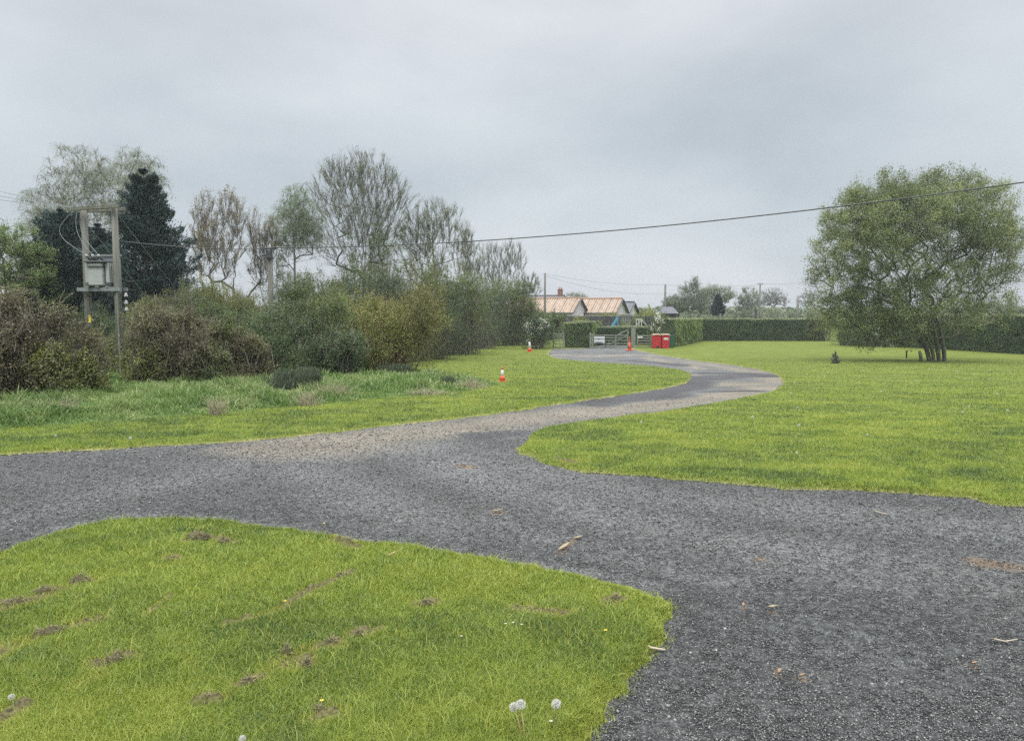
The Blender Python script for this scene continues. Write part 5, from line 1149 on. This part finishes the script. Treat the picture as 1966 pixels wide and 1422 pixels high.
def bungalow(name, label, apex_u, apex_v, Y, L, hw, rise, ang, wall, roofm, chimney=None, barge='dark_metal', windows=True, rib=.34, seed=0, smooth_tiles=False):
    a_ = at(apex_u, apex_v, Y); zgr = float(terr(Y)); H = a_[2] - zgr
    r = thing(name, label, 'bungalow', (a_[0], Y, zgr), rotz=ang); ze = H - rise
    # local x runs from the near gable (x=0) along the ridge
    mb = MB(); P = [(0, -hw, -.1), (0, hw, -.1), (0, hw, ze - .05), (0, 0, H - .08), (0, -hw, ze - .05), (L, -hw, -.1), (L, hw, -.1), (L, hw, ze - .05), (L, 0, H - .08), (L, -hw, ze - .05)]
    mb.add(P, [(0, 5, 9, 4), (1, 2, 7, 6), (0, 1, 6, 5), (4, 9, 8, 3), (3, 8, 7, 2)], ngons=[[0, 4, 3, 2, 1], [5, 6, 7, 8, 9]]); mb.build('wall', M[wall], r)
    rf = roof_slope(r, 'roof', L, hw, ze, H, -1, M[roofm], rib, seed=seed); rf2 = roof_slope(r, 'roof', L, hw, ze, H, 1, M[roofm], rib, seed=seed + 1)
    mb = MB(); mb.tube([(-.25, 0, H + .05), (L + .25, 0, H + .05)], .11, 8); mb.build('ridge_tiles', M['dark_metal' if roofm == 'slate_tint' else 'ridge_clay'], rf)
    sl = rise / hw
    for s in (-1, 1):
        mb = MB(); mb.bar((-.30, s * (hw + .28), H - (hw + .28) * sl - .06), (-.30, 0, H - .06), .05, .24, up=(1, 0, 0)); mb.build('barge_board', M[barge], r)
    for s in (-1, 1):
        mb = MB(); mb.tube([(-.2, s * (hw + .3), ze - .2), (L + .2, s * (hw + .3), ze - .2)], .07, 8); mb.build('gutter', M['dark_metal'], r)
    if windows:
        for k, xw in enumerate(np.arange(1.6, L - 1, 3.1)):
            mb = MB(); mb.box((xw, -hw - .02, ze - 1.15), (1.5, .10, 1.1), bev=.01); wn_ = mb.build('window', M['white_plastic'], r)
            for q in (-.36, .36):
                mb = MB(); mb.box((xw + q, -hw - .075, ze - 1.15), (.62, .02, .92), bev=.004); mb.build('pane', M['glass_dark'], wn_)
    if chimney:
        mb = MB(); mb.box((chimney, .0, H + .35), (.75, .55, 1.3), bev=.02); mb.box((chimney, 0, H + 1.02), (.85, .65, .10), bev=.02); c_ = mb.build('chimney', M['brick'], rf)
        for q in (-.18, .18):
            mb = MB(); mb.lathe([(.10, 0), (.12, .05), (.09, .28), (.11, .32)], (chimney + q, 0, H + 1.07), 10); mb.build('chimney_pot', M['pantile_pot'], c_, smooth=True)
    return r
M['ridge_clay'] = solid('ridge_clay', (0.36, 0.24, 0.17), .9, .15); M['pantile_pot'] = solid('pantile_pot', (0.35, 0.17, 0.10), .8, .1)
M['slate_tint'] = leaf_mat('slate_tint', [(0.075, 0.08, 0.09), (0.11, 0.115, 0.13), (0.15, 0.155, 0.17)], 0.0)
A1 = math.pi - math.radians(-22)   # ridge runs to the left and away
bungalow('bungalow', 'pale walled bungalow with orange pantiles behind the left hedge', 1112, 572.5, 98, 9.5, 2.9, 1.75, math.pi - math.radians(24), 'render_wall', 'pantile', seed=3)
bungalow('bungalow', 'second bungalow with orange pantiles and grey gable behind the gate', 1192, 573, 101, 7.0, 2.9, 1.8, math.pi - math.radians(24), 'grey_wall' if 'grey_wall' in M else 'render_wall', 'pantile', seed=13)
bungalow('bungalow', 'slate roofed house right of the orange roofed bungalows', 1215, 580, 108, 5.0, 2.8, 1.7, math.pi - math.radians(24), 'render_wall', 'slate_tint', rib=.3, windows=False, seed=23)
bungalow('bungalow', 'dark roofed house with a brick chimney behind the first bungalow', 1082, 567.5, 125, 7.0, 3.4, 1.7, math.pi - math.radians(24), 'brick', 'slate_tint', chimney=.6, rib=.3, windows=False, seed=33)
# close-boarded fence
r_ = thing('board_fence', 'dark close boarded fence in the garden beyond the gate hedge', 'fence', (gx(1075, 84), 84, float(terr(84)))); Lf = gx(1262, 84) - gx(1075, 84); hf = gh(607, 84)
rngf = np.random.default_rng(4); mb = MB(); nb = int(Lf / .15)
for k in range(nb): mb.box((k * .15 + .07, 0, hf / 2 + rngf.uniform(-.01, .01)), (.142, .022, hf), bev=.003)
mb.build('boards', M['dark_board'], r_)
for k in range(int(Lf / 1.8) + 1): mb = MB(); mb.box((k * 1.8, .07, hf / 2), (.1, .1, hf + .08), bev=.01); mb.build('post', M['dark_board'], r_)
# play equipment
YS = 76.0; zs = float(terr(YS))
r_ = thing('playground_slide', 'small bright blue slide beyond the gate hedge', 'slide', (gx(1169, YS), YS, zs)); hs = gh(611, YS)
mb = MB(); V_ = []; prof = [(0, 0, hs * .22), (.35, 0, hs * .30), (1.0, 0, hs * .75), (1.25, 0, hs * .96)]
P = []
for x, y, z in prof:
    for yy, zz in ((-.42, .3), (-.38, 0), (.38, 0), (.42, .3)): P.append((x - .5, yy - (x * .5), z + zz))
mb.add(P, [(i * 4 + k, i * 4 + k + 1, i * 4 + k + 5, i * 4 + k + 4) for i in range(3) for k in range(3)]); mb.build('chute', M['blue_plastic'], r_)
for q in (-.22, .22): mb = MB(); mb.bar((.85, q - .6, 0), (.78, q - .6, hs * 1.05), .06, .06, up=(1, 0, 0)); mb.build('leg', M['blue_plastic'], r_)
mb = MB()
for k in range(5): mb.bar((.84 - k * .012, -.82, .2 + k * .24 * hs / 1.5), (.84 - k * .012, -.38, .2 + k * .24 * hs / 1.5), .05, .03)
mb.build('ladder_rungs', M['blue_plastic'], r_)
r_ = thing('climbing_frame', 'grey wooden climbing frame behind the gate hedge', 'climbing frame', (gx(1195, 78), 78, float(terr(78)))); hc = gh(603, 78); wc = gx(1210, 78) - gx(1196, 78)
for x_ in (0, wc * .35, wc * .7, wc):
    for y_ in (0, 1.1): mb = MB(); mb.box((x_, y_, hc / 2), (.075, .075, hc), bev=.01); mb.build('post', M['grey_timber'], r_)
for y_ in (0, 1.1): mb = MB(); mb.bar((-.3, y_ - .06, hc - .12), (wc + .3, y_ - .06, hc - .12), .05, .14); mb.build('beam', M['grey_timber'], r_)
mb = MB(); mb.box((wc * .5, .55, hc * .42), (wc, 1.0, .05), bev=.01); mb.build('platform', M['grey_timber'], r_)
r_ = thing('garden_arch', 'small white wooden frame with sloping side behind the hedge', 'frame', (gx(1221, 74), 74, float(terr(74)))); ha = gh(612.5, 74); wa = gx(1231, 74) - gx(1221, 74)
for x_ in (0, wa * .5, wa): mb = MB(); mb.box((x_, 0, ha / 2), (.07, .07, ha), bev=.008); mb.build('post', M['white_plastic'], r_)
mb = MB(); mb.bar((-.05, -.01, ha - .03), (wa + .05, -.01, ha - .03), .07, .08); mb.build('top_bar', M['white_plastic'], r_)
mb = MB(); mb.bar((wa, 0, ha - .05), (wa + .5, 0, gh(624, 74)), .06, .08, up=(0, 1, 0)); mb.bar((0, 0, gh(624, 74)), (wa, 0, ha - .1), .05, .06, up=(0, 1, 0)); mb.build('sloping_bar', M['white_plastic'], r_)
r_ = thing('garden_shed', 'dark low shed roof showing over the hedge by the cream splashed shrub', 'shed', (gx(1280, 82), 82, float(terr(82)))); hh = gh(589, 82)
mb = MB(); mb.box((0, 0, hh * .4), (1.5, 2.4, hh * .8), bev=.02); mb.build('wall', M['dark_board'], r_)
mb = MB(); mb.add([(-1.0, -1.4, hh * .80), (1.0, -1.4, hh * .80), (1.0, 1.4, hh * .80), (-1.0, 1.4, hh * .80), (-.6, 0, hh), (.6, 0, hh)], [(0, 1, 5, 4), (2, 3, 4, 5)], tris=[(1, 2, 5), (3, 0, 4)], ngons=[[3, 2, 1, 0]]); mb.build('roof', M['slate'], r_)
bush('garden_shrub', 'pale olive shrub in front of the second bungalow', 'shrub', 1160, 0, 594, 45, M['lf_olive'], 420, Y=86, leaf_n=9000, shoots=200, leaf_l=.08, tint_off=.05)
bush('garden_shrub', 'rounded clipped green bush between the slide and the white frame', 'shrub', 1200, 0, 614, 10, M['lf_hedge_light'], 421, Y=73, leaf_n=3000, shoots=50, tint_off=.25)
bush('garden_shrub', 'yellow green bush right of the slate roof', 'shrub', 1248, 0, 588, 28, M['lf_olive'], 422, Y=90, leaf_n=8000, shoots=200, leaf_l=.08, tint_off=.25)
bush('garden_shrub', 'small pointed green shrub beside the blue slide', 'shrub', 1152, 0, 614, 7, M['lf_hedge_light'], 423, Y=73, leaf_n=2000, shoots=50, tint_off=.2)
bush('garden_shrub', 'olive garden shrub in front of the dark board fence', 'shrub', 1118, 0, 604, 22, M['lf_olive'], 425, Y=80, leaf_n=6000, shoots=150, leaf_l=.075)
bush('garden_shrub', 'green garden shrub between the climbing frame and the yellow green bush', 'shrub', 1222, 0, 600, 16, M['lf_mid'], 426, Y=82, leaf_n=5000, shoots=150, leaf_l=.075, tint_off=.2)
bush('garden_shrub', 'dark shrub filling the corner between thicket and bungalow', 'shrub', 1062, 0, 596, 26, M['lf_mid'], 424, Y=82, leaf_n=9000, shoots=200, leaf_l=.075)

# ================================================================ FAR TREES BEYOND THE LONG HEDGE
FT = 'trees beyond the long hedge'
def ftree(label, u, Y, lobes, leaf, seed, n=9000, ll=.2, cat='tree', name='field_tree', **kw):
    a_ = dict(targets=150, twig_n=900, twig_l=1.1, twig_r=.02, rtip=.03, rnd=.8, up=.3, trunk_top=2.5, jit=.15, minslope=.2); a_.update(kw)
    return tree(name, label, cat, u, Y, lobes, M['twig_grey'], leaf, seed, leaf_n=n, leaf_l=ll, group=FT, **a_)
ftree('tallest far tree with a narrow pointed top, left of the dark cypress', 1332, 115, [(1334, 555, 13, 26), (1332, 575, 30, 28), (1318, 560, 10, 20), (1338, 590, 34, 20)], M['lf_far'], 501, 11000, .16, targets=260)
ftree('pale leafed far tree behind the dark cypress', 1378, 130, [(1375, 565, 30, 17), (1392, 570, 20, 16), (1360, 575, 20, 20)], M['lf_far_pale'], 502, 6000, .18, targets=200)
conifer('cypress_tree', 'small dark cypress in front of the pale far trees', 1377, 105, 564, 17, 606, M['lf_pine'], 503, levels=22, per=10, tuft_n=60, needle=.35, clump=.5, spread_pw=.6)
ftree('rounded far tree beside the cross armed pole', 1438, 170, [(1438, 580, 25, 28), (1428, 588, 18, 20), (1450, 590, 16, 20)], M['lf_far'], 504, 6500, .24, targets=220)
ftree('bare far tree with a wide thin crown right of the cross armed pole', 1486, 190, [(1486, 573, 25, 18), (1470, 575, 14, 14), (1500, 578, 14, 12)], M['lf_far_pale'], 505, 900, .22, targets=240, twig_n=1600)
ftree('small far tree just right of the slate roof', 1292, 135, [(1292, 585, 16, 15)], M['lf_far'], 506, 3500, .2)
ftree('faint far tree behind the orange roofs', 1107, 200, [(1107, 572, 20, 9), (1118, 576, 14, 8)], M['lf_far_pale'], 507, 1500, .25, twig_n=800)
ftree('far bushy tree on the left of the tall narrow one', 1300, 118, [(1298, 592, 22, 12), (1310, 588, 14, 12)], M['lf_far'], 508, 4000, .2)
ftree('far bare tree seen through the left edge of the willow', 1560, 200, [(1560, 575, 30, 18), (1590, 580, 22, 14)], M['lf_far'], 509, 1800, .25, twig_n=1300)
for k, (u, Y, v, w, lf, lb) in enumerate(((1475, 150, 588, 34, 'lf_far_pale', 'pale rounded far bush beneath the bare far tree'), (1410, 120, 596, 30, 'lf_far', 'low grey green far bush right of the cypress'), (1330, 100, 598, 40, 'lf_far', 'low far bush under the tall narrow tree'),
        (1880, 120, 563, 42, 'lf_far', 'broad far tree seen through the right of the willow crown'), (1950, 110, 572, 40, 'lf_far', 'far tree at the right edge of the picture'), (1830, 140, 580, 40, 'lf_far', 'low far tree between the willow stems'))):
    bush('field_bush', lb, 'bush', u, 0, v, w, M[lf], 520 + k, Y=Y, leaf_n=7000, shoots=100, leaf_l=.14, group='bushes beyond the long hedge', tint_off=.1)
# distant hedgerows that read as one mass
rng = np.random.default_rng(77); P = []
for (Y0, v0, dens, amp, u0, u1) in ((190, 594, 9000, 6, 1255, 2300), (260, 592, 9000, 5, 1180, 2300), (240, 588, 12000, 10, -500, 1100)):
    n = dens; u = rng.uniform(u0, u1, n); hmax = v0 - amp * (fbm(u, u * 0 + Y0, 60, 3, 4) - .4) * 2
    yy = Y0 + rng.normal(0, 3, n); q = rng.uniform(0, 1, n) ** .7
    xx = (u - CX) / F * yy; ztop = EYE + (600 - hmax) / F * yy; z0 = -1.4; P.append(np.stack([xx, yy, z0 + (ztop - z0) * q], 1))
P = np.concatenate(P); v, f = leaf_quads(rng, P, rng.uniform(.5, 1.3, len(P)), .8)
tag(mesh_obj('distant_hedgerow', v, [f], M['lf_far'], attrs=dict(tint=np.repeat(tint_pts(P, rng, np.zeros(3), 6, .5), 4))), 'hazy distant hedgerows along the horizon', 'hedgerow', kind='stuff')
r_ = thing('marker_post', 'pale square post behind the long hedge below the cross armed pole', 'post', (gx(1453, 84), 84, float(terr(84)))); mb = MB(); hq = gh(592, 84); mb.box((0, 0, hq / 2), (.22, .22, hq), bev=.02); mb.build('post', M['pale_post'] if 'pale_post' in M else M['grey_timber'], r_)
mb = MB(); mb.box((-.22, 0, hq / 2 - .02), (.14, .2, hq - .04), bev=.02); mb.build('strut', M['dark_board'], r_)
r_ = thing('garden_gatepost', 'grey post with a rail showing above the long hedge by the cypress', 'post', (gx(1382, 86), 86, float(terr(86)))); mb = MB(); hq = gh(602, 86); mb.box((0, 0, hq / 2), (.2, .2, hq), bev=.02); mb.build('post', M['grey_timber'], r_); mb = MB(); mb.bar((-.9, 0, hq - .32), (0, 0, hq - .32), .05, .12); mb.build('rail', M['grey_timber'], r_); r_.name = 'rail_post'

# ================================================================ SMALL THINGS ON LAWN AND DRIVE
def clock_proto(name, label, loc, hs, stem_h, rad, lean, group, n=170, stem='stem_green', cat='dandelion'):
    r = thing(name, label, cat, loc, group); rng = np.random.default_rng(int(loc[0] * 1000) & 0xffff)
    top = np.array([lean[0], lean[1], stem_h]); mb = MB(); mb.tube([(0, 0, -.01), top * [.35, .35, .5], top], [.0028, .0024, .002], 6); mb.build('stem', M[stem], r, smooth=True)
    d = rnd_unit(rng, n); d = d[d[:, 2] > -.75]; c = top + [0, 0, rad * .15]; m_ = len(d)
    v1, f1 = seg_tubes(np.broadcast_to(c, (m_, 3)) + d * rad * .12, c + d * rad * .86, .0004, .0003, 3)
    t_ = np.repeat(c + d * rad * .9, 5, 0) + rng.normal(0, rad * .10, (m_ * 5, 3)); v2, f2 = leaf_quads(rng, t_, rad * .34, .35)
    v, f = np.concatenate([v1, v2]), [f1, f2 + len(v1)]
    mesh_obj('seed_head', v, f, M['fluff'], r, attrs=dict(tint=rng.uniform(.3, 1, len(v))))
    mb = MB(); mb.lathe([(.001, -rad * .16), (rad * .16, -.001), (.001, rad * .14)], c, 8); mb.build('seed_core', M['dead_leaf'], r)
    return r
def lz(u, v, dz=0.0):
    g = G(u, v + 0); return g
def place_clock(label, u, v, stem_h, rad, lean=(0, 0), stem='stem_green', group=None, foot_v=None):
    """head seen at (u, v): find the ground spot below it"""
    d = ray(u, v); best = None
    for Y in np.linspace(1.5, 60, 6000):
        t_ = Y / d[1]; z = EYE + d[2] * t_
        if z <= float(terr(Y)) + .03 + stem_h: best = (d[0] * t_, Y); break
    return clock_proto('dandelion_clock', label, (best[0] - lean[0], best[1] - lean[1], float(terr(best[1])) + .02), 1, stem_h, rad, lean, group, stem=stem)
place_clock('ragged dandelion clock leaning against its neighbour near the bottom of the picture', 987, 1354, .13, .016, (-.03, .0), 'stem_pink', 'dandelion clocks close to the camera')
place_clock('full dandelion clock on a long pinkish stem near the bottom of the picture', 1000, 1350, .15, .017, (-.015, .01), 'stem_pink', 'dandelion clocks close to the camera')
place_clock('half blown dandelion clock beside the gravel edge near the bottom', 1068, 1349, .12, .017, (.01, .0), 'stem_green', 'dandelion clocks close to the camera')
place_clock('narrow closed white dandelion head at the bottom of the near lawn', 465, 1413, .08, .011, (0, 0), 'stem_green', 'dandelion clocks close to the camera')
place_clock('white dandelion head at the left edge of the near lawn', 22, 1335, .06, .011, (0, 0), 'stem_green', 'dandelion clocks close to the camera')
# little daisies in the near lawn and white dots all over the far lawns
def daisy_proto(name, label, loc, rad, h, group, cat, petal, centre):
    r = thing(name, label, cat, loc, group); mb = MB(); mb.tube([(0, 0, -.01), (.002, .002, h)], .0022 * rad / .02, 5); mb.build('stem', M['stem_green'], r)
    rng = np.random.default_rng(9); n = 16; a_ = np.linspace(0, 6.283, n, endpoint=False); P = []
    d = np.stack([np.cos(a_), np.sin(a_), 0 * a_ + .35], 1); s_ = np.stack([-np.sin(a_), np.cos(a_), 0 * a_], 1); c = np.array([.002, .002, h])
    v = np.stack([c + d * rad * .1, c + d * rad * .6 + s_ * rad * .16, c + d * rad, c + d * rad * .6 - s_ * rad * .16], 1).reshape(-1, 3)
    mesh_obj('petals', v, [np.arange(4 * n).reshape(n, 4)], petal, r, attrs=dict(tint=np.tile(rng.uniform(0, 1, n), (4, 1)).T.ravel()))
    mb = MB(); mb.lathe([(rad * .25, 0), (rad * .28, rad * .12), (rad * .12, rad * .22)], c, 8); mb.build('flower_centre', centre, r); return r
near_d = [(85, 1332), (175, 1364), (972, 1220), (985, 1217), (1000, 1222), (1015, 1224), (886, 1244), (1136, 1145), (1056, 1414)]
proto = None
for u, v in near_d:
    g = G(u, v); g[2] += .028
    if proto is None: proto = daisy_proto('daisy', 'tiny white daisy in the near lawn', g, .007, .030, 'daisies in the near lawn', 'daisy', M['petal_white'], M['petal_yellow'])
    else: copy_tree(proto, g, rotz=u * .1, scale=.8 + (u % 7) * .06)
proto = None
for u, v in [(622, 1020), (548, 1174), (617, 1372), (1163, 1232)]:
    g = G(u, v); g[2] += .03
    if proto is None: proto = daisy_proto('buttercup', 'tiny yellow flower in the near lawn', g, .010, .03, 'yellow flowers in the near lawn', 'flower', M['petal_yellow'], M['petal_yellow'])
    else: copy_tree(proto, g, rotz=u * .1)
far_d = [(1846, 802), (1665, 848), (1558, 850), (1530, 882), (1530, 793), (1727, 908), (1551, 713), (1550, 724), (1585, 719), (1576, 726), (1582, 729), (1571, 739), (1572, 738), (1525, 742), (1645, 728), (1657, 718), (1680, 733), (1701, 714), (1707, 708),
         (1757, 739), (1776, 750), (1785, 716), (1814, 710), (1815, 718), (1835, 722), (1832, 751), (1805, 745), (1853, 734), (1900, 717), (1904, 753), (1914, 766), (1940, 720), (1944, 730), (1890, 762), (1717, 725), (1733, 709), (1795, 735), (1590, 722), (1630, 700),
         (1395, 689), (1410, 685), (1418, 687), (1440, 690), (1478, 691), (1492, 690), (1500, 690), (1508, 691), (1446, 700), (1456, 703), (1462, 702), (1551, 730), (1555, 712), (1444, 815), (1441, 820), (1230, 824), (1097, 817), (1237, 835), (1532, 830), (1485, 802), (1525, 741), (1520, 765),
         (1012, 730), (1098, 727), (1162, 747), (1214, 754), (1300, 709), (1085, 690), (1107, 691), (1120, 689), (1157, 690), (1132, 692), (994, 722), (960, 700), (905, 712), (1024, 742), (109, 849), (252, 856), (1700, 735), (1860, 790), (1935, 800), (1900, 830), (1950, 690), (1690, 760), (1640, 775)]
proto = None
for k, (u, v) in enumerate(far_d):
    if k % 3 == 2: continue
    g = G(u, v)
    if proto is None:
        proto = clock_proto('dandelion_clock', 'small white dandelion clock dotting the mown lawns away from the camera', g + [0, 0, .02], 1, .075, .017, (.01, 0), 'dandelion clocks on the far lawns', n=60)
    else: copy_tree(proto, g + [0, 0, .02], rotz=k * 1.3, scale=(.75 + (k * 37 % 11) * .05) * (1.0 if g[1] < 25 else 1.5))

# turf clods thrown up on the near lawn
def clod(label, u, v, w, h, seed, long=1.6, rz=0.5):
    rng = np.random.default_rng(seed); g = G(u, v); r = g.copy(); r[2] += .036
    nu, nv = 18, 10; P = []
    for i in range(nv + 1):
        for j in range(nu):
            ph, th = math.pi * i / nv, 2 * math.pi * j / nu; d = np.array([math.sin(ph) * math.cos(th) * long, math.sin(ph) * math.sin(th), math.cos(ph)])
            P.append(d)
    P = np.array(P); nn = fbm(P[:, 0] * 2 + seed, P[:, 1] * 2 + P[:, 2] * 1.7, .9, seed, 4); n2_ = fbm(P[:, 0] * 3 + seed + 9, P[:, 2] * 3 + P[:, 1], .5, seed + 4, 3)
    P = P * (.55 + .8 * nn + .45 * (n2_ - .5))[:, None] * np.array([w, w, h]); c_, s_ = math.cos(rz), math.sin(rz); P = P @ np.array([[c_, s_, 0], [-s_, c_, 0], [0, 0, 1]]); P[:, 2] += h * .1
    ii = np.arange((nv + 1) * nu).reshape(nv + 1, nu); q_ = np.stack([ii[:-1], ii[1:], np.roll(ii, -1, 1)[1:], np.roll(ii, -1, 1)[:-1]], -1).reshape(-1, 4)
    root = thing('turf_clod', label, 'turf clod', r, 'torn turf clods on the near lawn'); mesh_obj('soil', P, [q_], M['soil'], root)
    n = 90; i = rng.integers(0, len(P), n); b_ = P[i]; b_ = b_[b_[:, 2] > 0]; d = norm(b_ * [1, 1, .5] + rnd_unit(rng, len(b_)) * w * .8); e_ = b_ + d * rng.uniform(.01, .035, len(b_))[:, None]
    v_, f_ = seg_tubes(b_, e_, .0018, .0006, 3); mesh_obj('dry_grass', v_, [f_], M['straw'], root)
CL = [(383, 1044, .040, .018, 'widest torn turf clod at the far side of the near lawn', 2.4, .0), (430, 1050, .020, .010, 'small pale clod right of the widest one at the far side', 1.8, -.1), (155, 1132, .032, .016, 'brown clod near the left gravel edge of the near lawn', 1.8, .1),
      (85, 1150, .024, .012, 'lower left neighbour of the brown clod near the left gravel edge', 2.4, .3), (30, 1172, .032, .013, 'thin clod reaching the left picture edge at the upper torn line', 2.6, .35),
      (95, 1232, .030, .014, 'clod in the second torn line from the left edge', 2.4, .4), (190, 1208, .022, .008, 'flat reddish clod at the end of the second torn line', 2.2, .1),
      (222, 1291, .028, .018, 'dark upright clod standing alone left of the lawn centre', 1.7, .4), (395, 1366, .022, .010, 'low clod near the bottom left of the lawn', 1.8, .3),
      (480, 1328, .020, .011, 'clod between the dark upright one and the reddish pair', 1.7, .4), (552, 1272, .017, .015, 'left clod of the reddish pair in the lawn centre', 1.1, .2), (590, 1296, .018, .013, 'small clod under the reddish pair', 1.1, .6),
      (638, 1254, .019, .014, 'right clod of the reddish pair in the lawn centre', 1.3, .5), (690, 1236, .018, .011, 'clod up and right of the reddish pair', 1.6, .6), (655, 1118, .020, .009, 'thin clod in the short torn line near the far gravel edge', 2.2, .5),
      (1182, 1166, .028, .013, 'brown clod near the right tip of the near lawn', 1.4, .1), (615, 1384, .016, .009, 'little clod near the bottom of the lawn', 1.3, .2), (820, 1172, .018, .009, 'faint brown clod in the middle of the near lawn', 1.5, .2),
      (668, 1050, .022, .009, 'pale brown clod touching the far gravel edge', 1.8, -.1), (335, 1083, .018, .006, 'flat pale clod below the widest one', 2.6, -.05)]
for k, (u, v, w, h, lb, lg, rz) in enumerate(CL): clod(lb, u, v, w * 1.0, h * 2.6, 700 + k, lg, rz)
# bits on the drive
def stick(name, label, cat, pts, r, mat, lift=.012):
    P = np.array([G(*p) for p in pts]); P[:, 2] += lift; b = P[0].copy(); mb = MB(); mb.tube(P - b, np.linspace(r, r * .7, len(P)), 7); o = mb.build(name, M[mat], None, b, smooth=True); return tag(o, label, cat)
stick('broken_stick', 'pale broken stick at the right tip of the near lawn', 'stick', [(1241, 1243), (1250, 1249), (1277, 1253)], .007, 'pale_wood', .016)
stick('broken_stick', 'bark strip lying on the near lawn close to the gravel', 'stick', [(745, 1080), (758, 1073), (774, 1066)], .010, 'dead_leaf', .045)
stick('broken_stick', 'thin white straw on the right part of the gravel', 'stick', [(1908, 1230), (1930, 1235), (1953, 1231)], .004, 'pale_wood')
stick('broken_stick', 'thin straw on the far gravel near the right lawn', 'stick', [(1680, 983), (1692, 987), (1704, 989)], .005, 'pale_wood')
def dead_leaf(label, u, v, L, wd, rz, mat='dead_leaf'):
    g = G(u, v); g[2] += .008; n = 7; P = []; 
    for i in range(n):
        q = i / (n - 1); w_ = wd * math.sin(math.pi * min(.98, q * .93 + .04)); P += [((q - .5) * L, -w_, .006 + .012 * q), ((q - .5) * L, 0, .002 + .014 * q * q), ((q - .5) * L, w_, .008 + .01 * q)]
    P = np.array(P); c_, s_ = math.cos(rz), math.sin(rz); P = P @ np.array([[c_, s_, 0], [-s_, c_, 0], [0, 0, 1]])
    q_ = [(i * 3 + k, i * 3 + 3 + k, i * 3 + 4 + k, i * 3 + 1 + k) for i in range(n - 1) for k in (0, 1)]
    o = mesh_obj('dead_leaf', P, [np.array(q_)], M[mat], None, g); return tag(o, label, 'leaf', 'dead leaves on the drive')
M['leaf_tan'] = solid('leaf_tan', (0.27, 0.22, 0.13), .7, .15, 40); M['leaf_orange'] = solid('leaf_orange', (0.30, 0.19, 0.11), .7, .15, 40)
dead_leaf('greenish tan leaf on the gravel above the tip of the near lawn', 1083, 1052, .16, .014, 1.0, 'leaf_tan')
dead_leaf('small orange tan leaf touching the tip of the greenish one', 1110, 1035, .08, .011, .3, 'leaf_tan')
dead_leaf('left orange leaf of the pair on the right gravel', 1496, 1293, .024, .007, 1.0, 'leaf_orange')
dead_leaf('right orange leaf of the pair on the right gravel', 1540, 1302, .028, .006, -.2, 'leaf_orange')
dead_leaf('small orange leaf above the pair on the right gravel', 1427, 1165, .022, .007, 1.2, 'leaf_orange')
dead_leaf('brown leaf right of the small orange one on the gravel', 1484, 1169, .05, .012, -.2, 'leaf_tan')
dead_leaf('tiny orange leaf far right on the gravel', 1871, 1278, .024, .007, -.4, 'leaf_orange')
dead_leaf('thin tan leaf on the gravel in the middle of the drive', 955, 983, .10, .012, 0, 'leaf_tan')

# ================================================================ damp air
m, t, o = new_mat('haze_air'); pv_ = N(t, 'ShaderNodeVolumePrincipled', inp={'Density': .0007, 'Anisotropy': .3}); pv_.inputs['Color'].default_value = (.90, .94, 1.0, 1)
t.links.new(pv_.outputs[0], o.inputs['Volume'])
mb = MB(); mb.add([(-1010, -70, -2.6), (1010, -70, -2.6), (1010, 1010, -2.6), (-1010, 1010, -2.6), (-1010, -70, 12.5), (1010, -70, 12.5), (1010, 1010, 12.5), (-1010, 1010, 12.5)], [(3, 2, 1, 0), (4, 5, 6, 7), (0, 1, 5, 4), (1, 2, 6, 5), (2, 3, 7, 6), (3, 0, 4, 7)])
tag(mb.build('haze', m), 'thin damp haze softening the far trees', 'haze', kind='stuff')
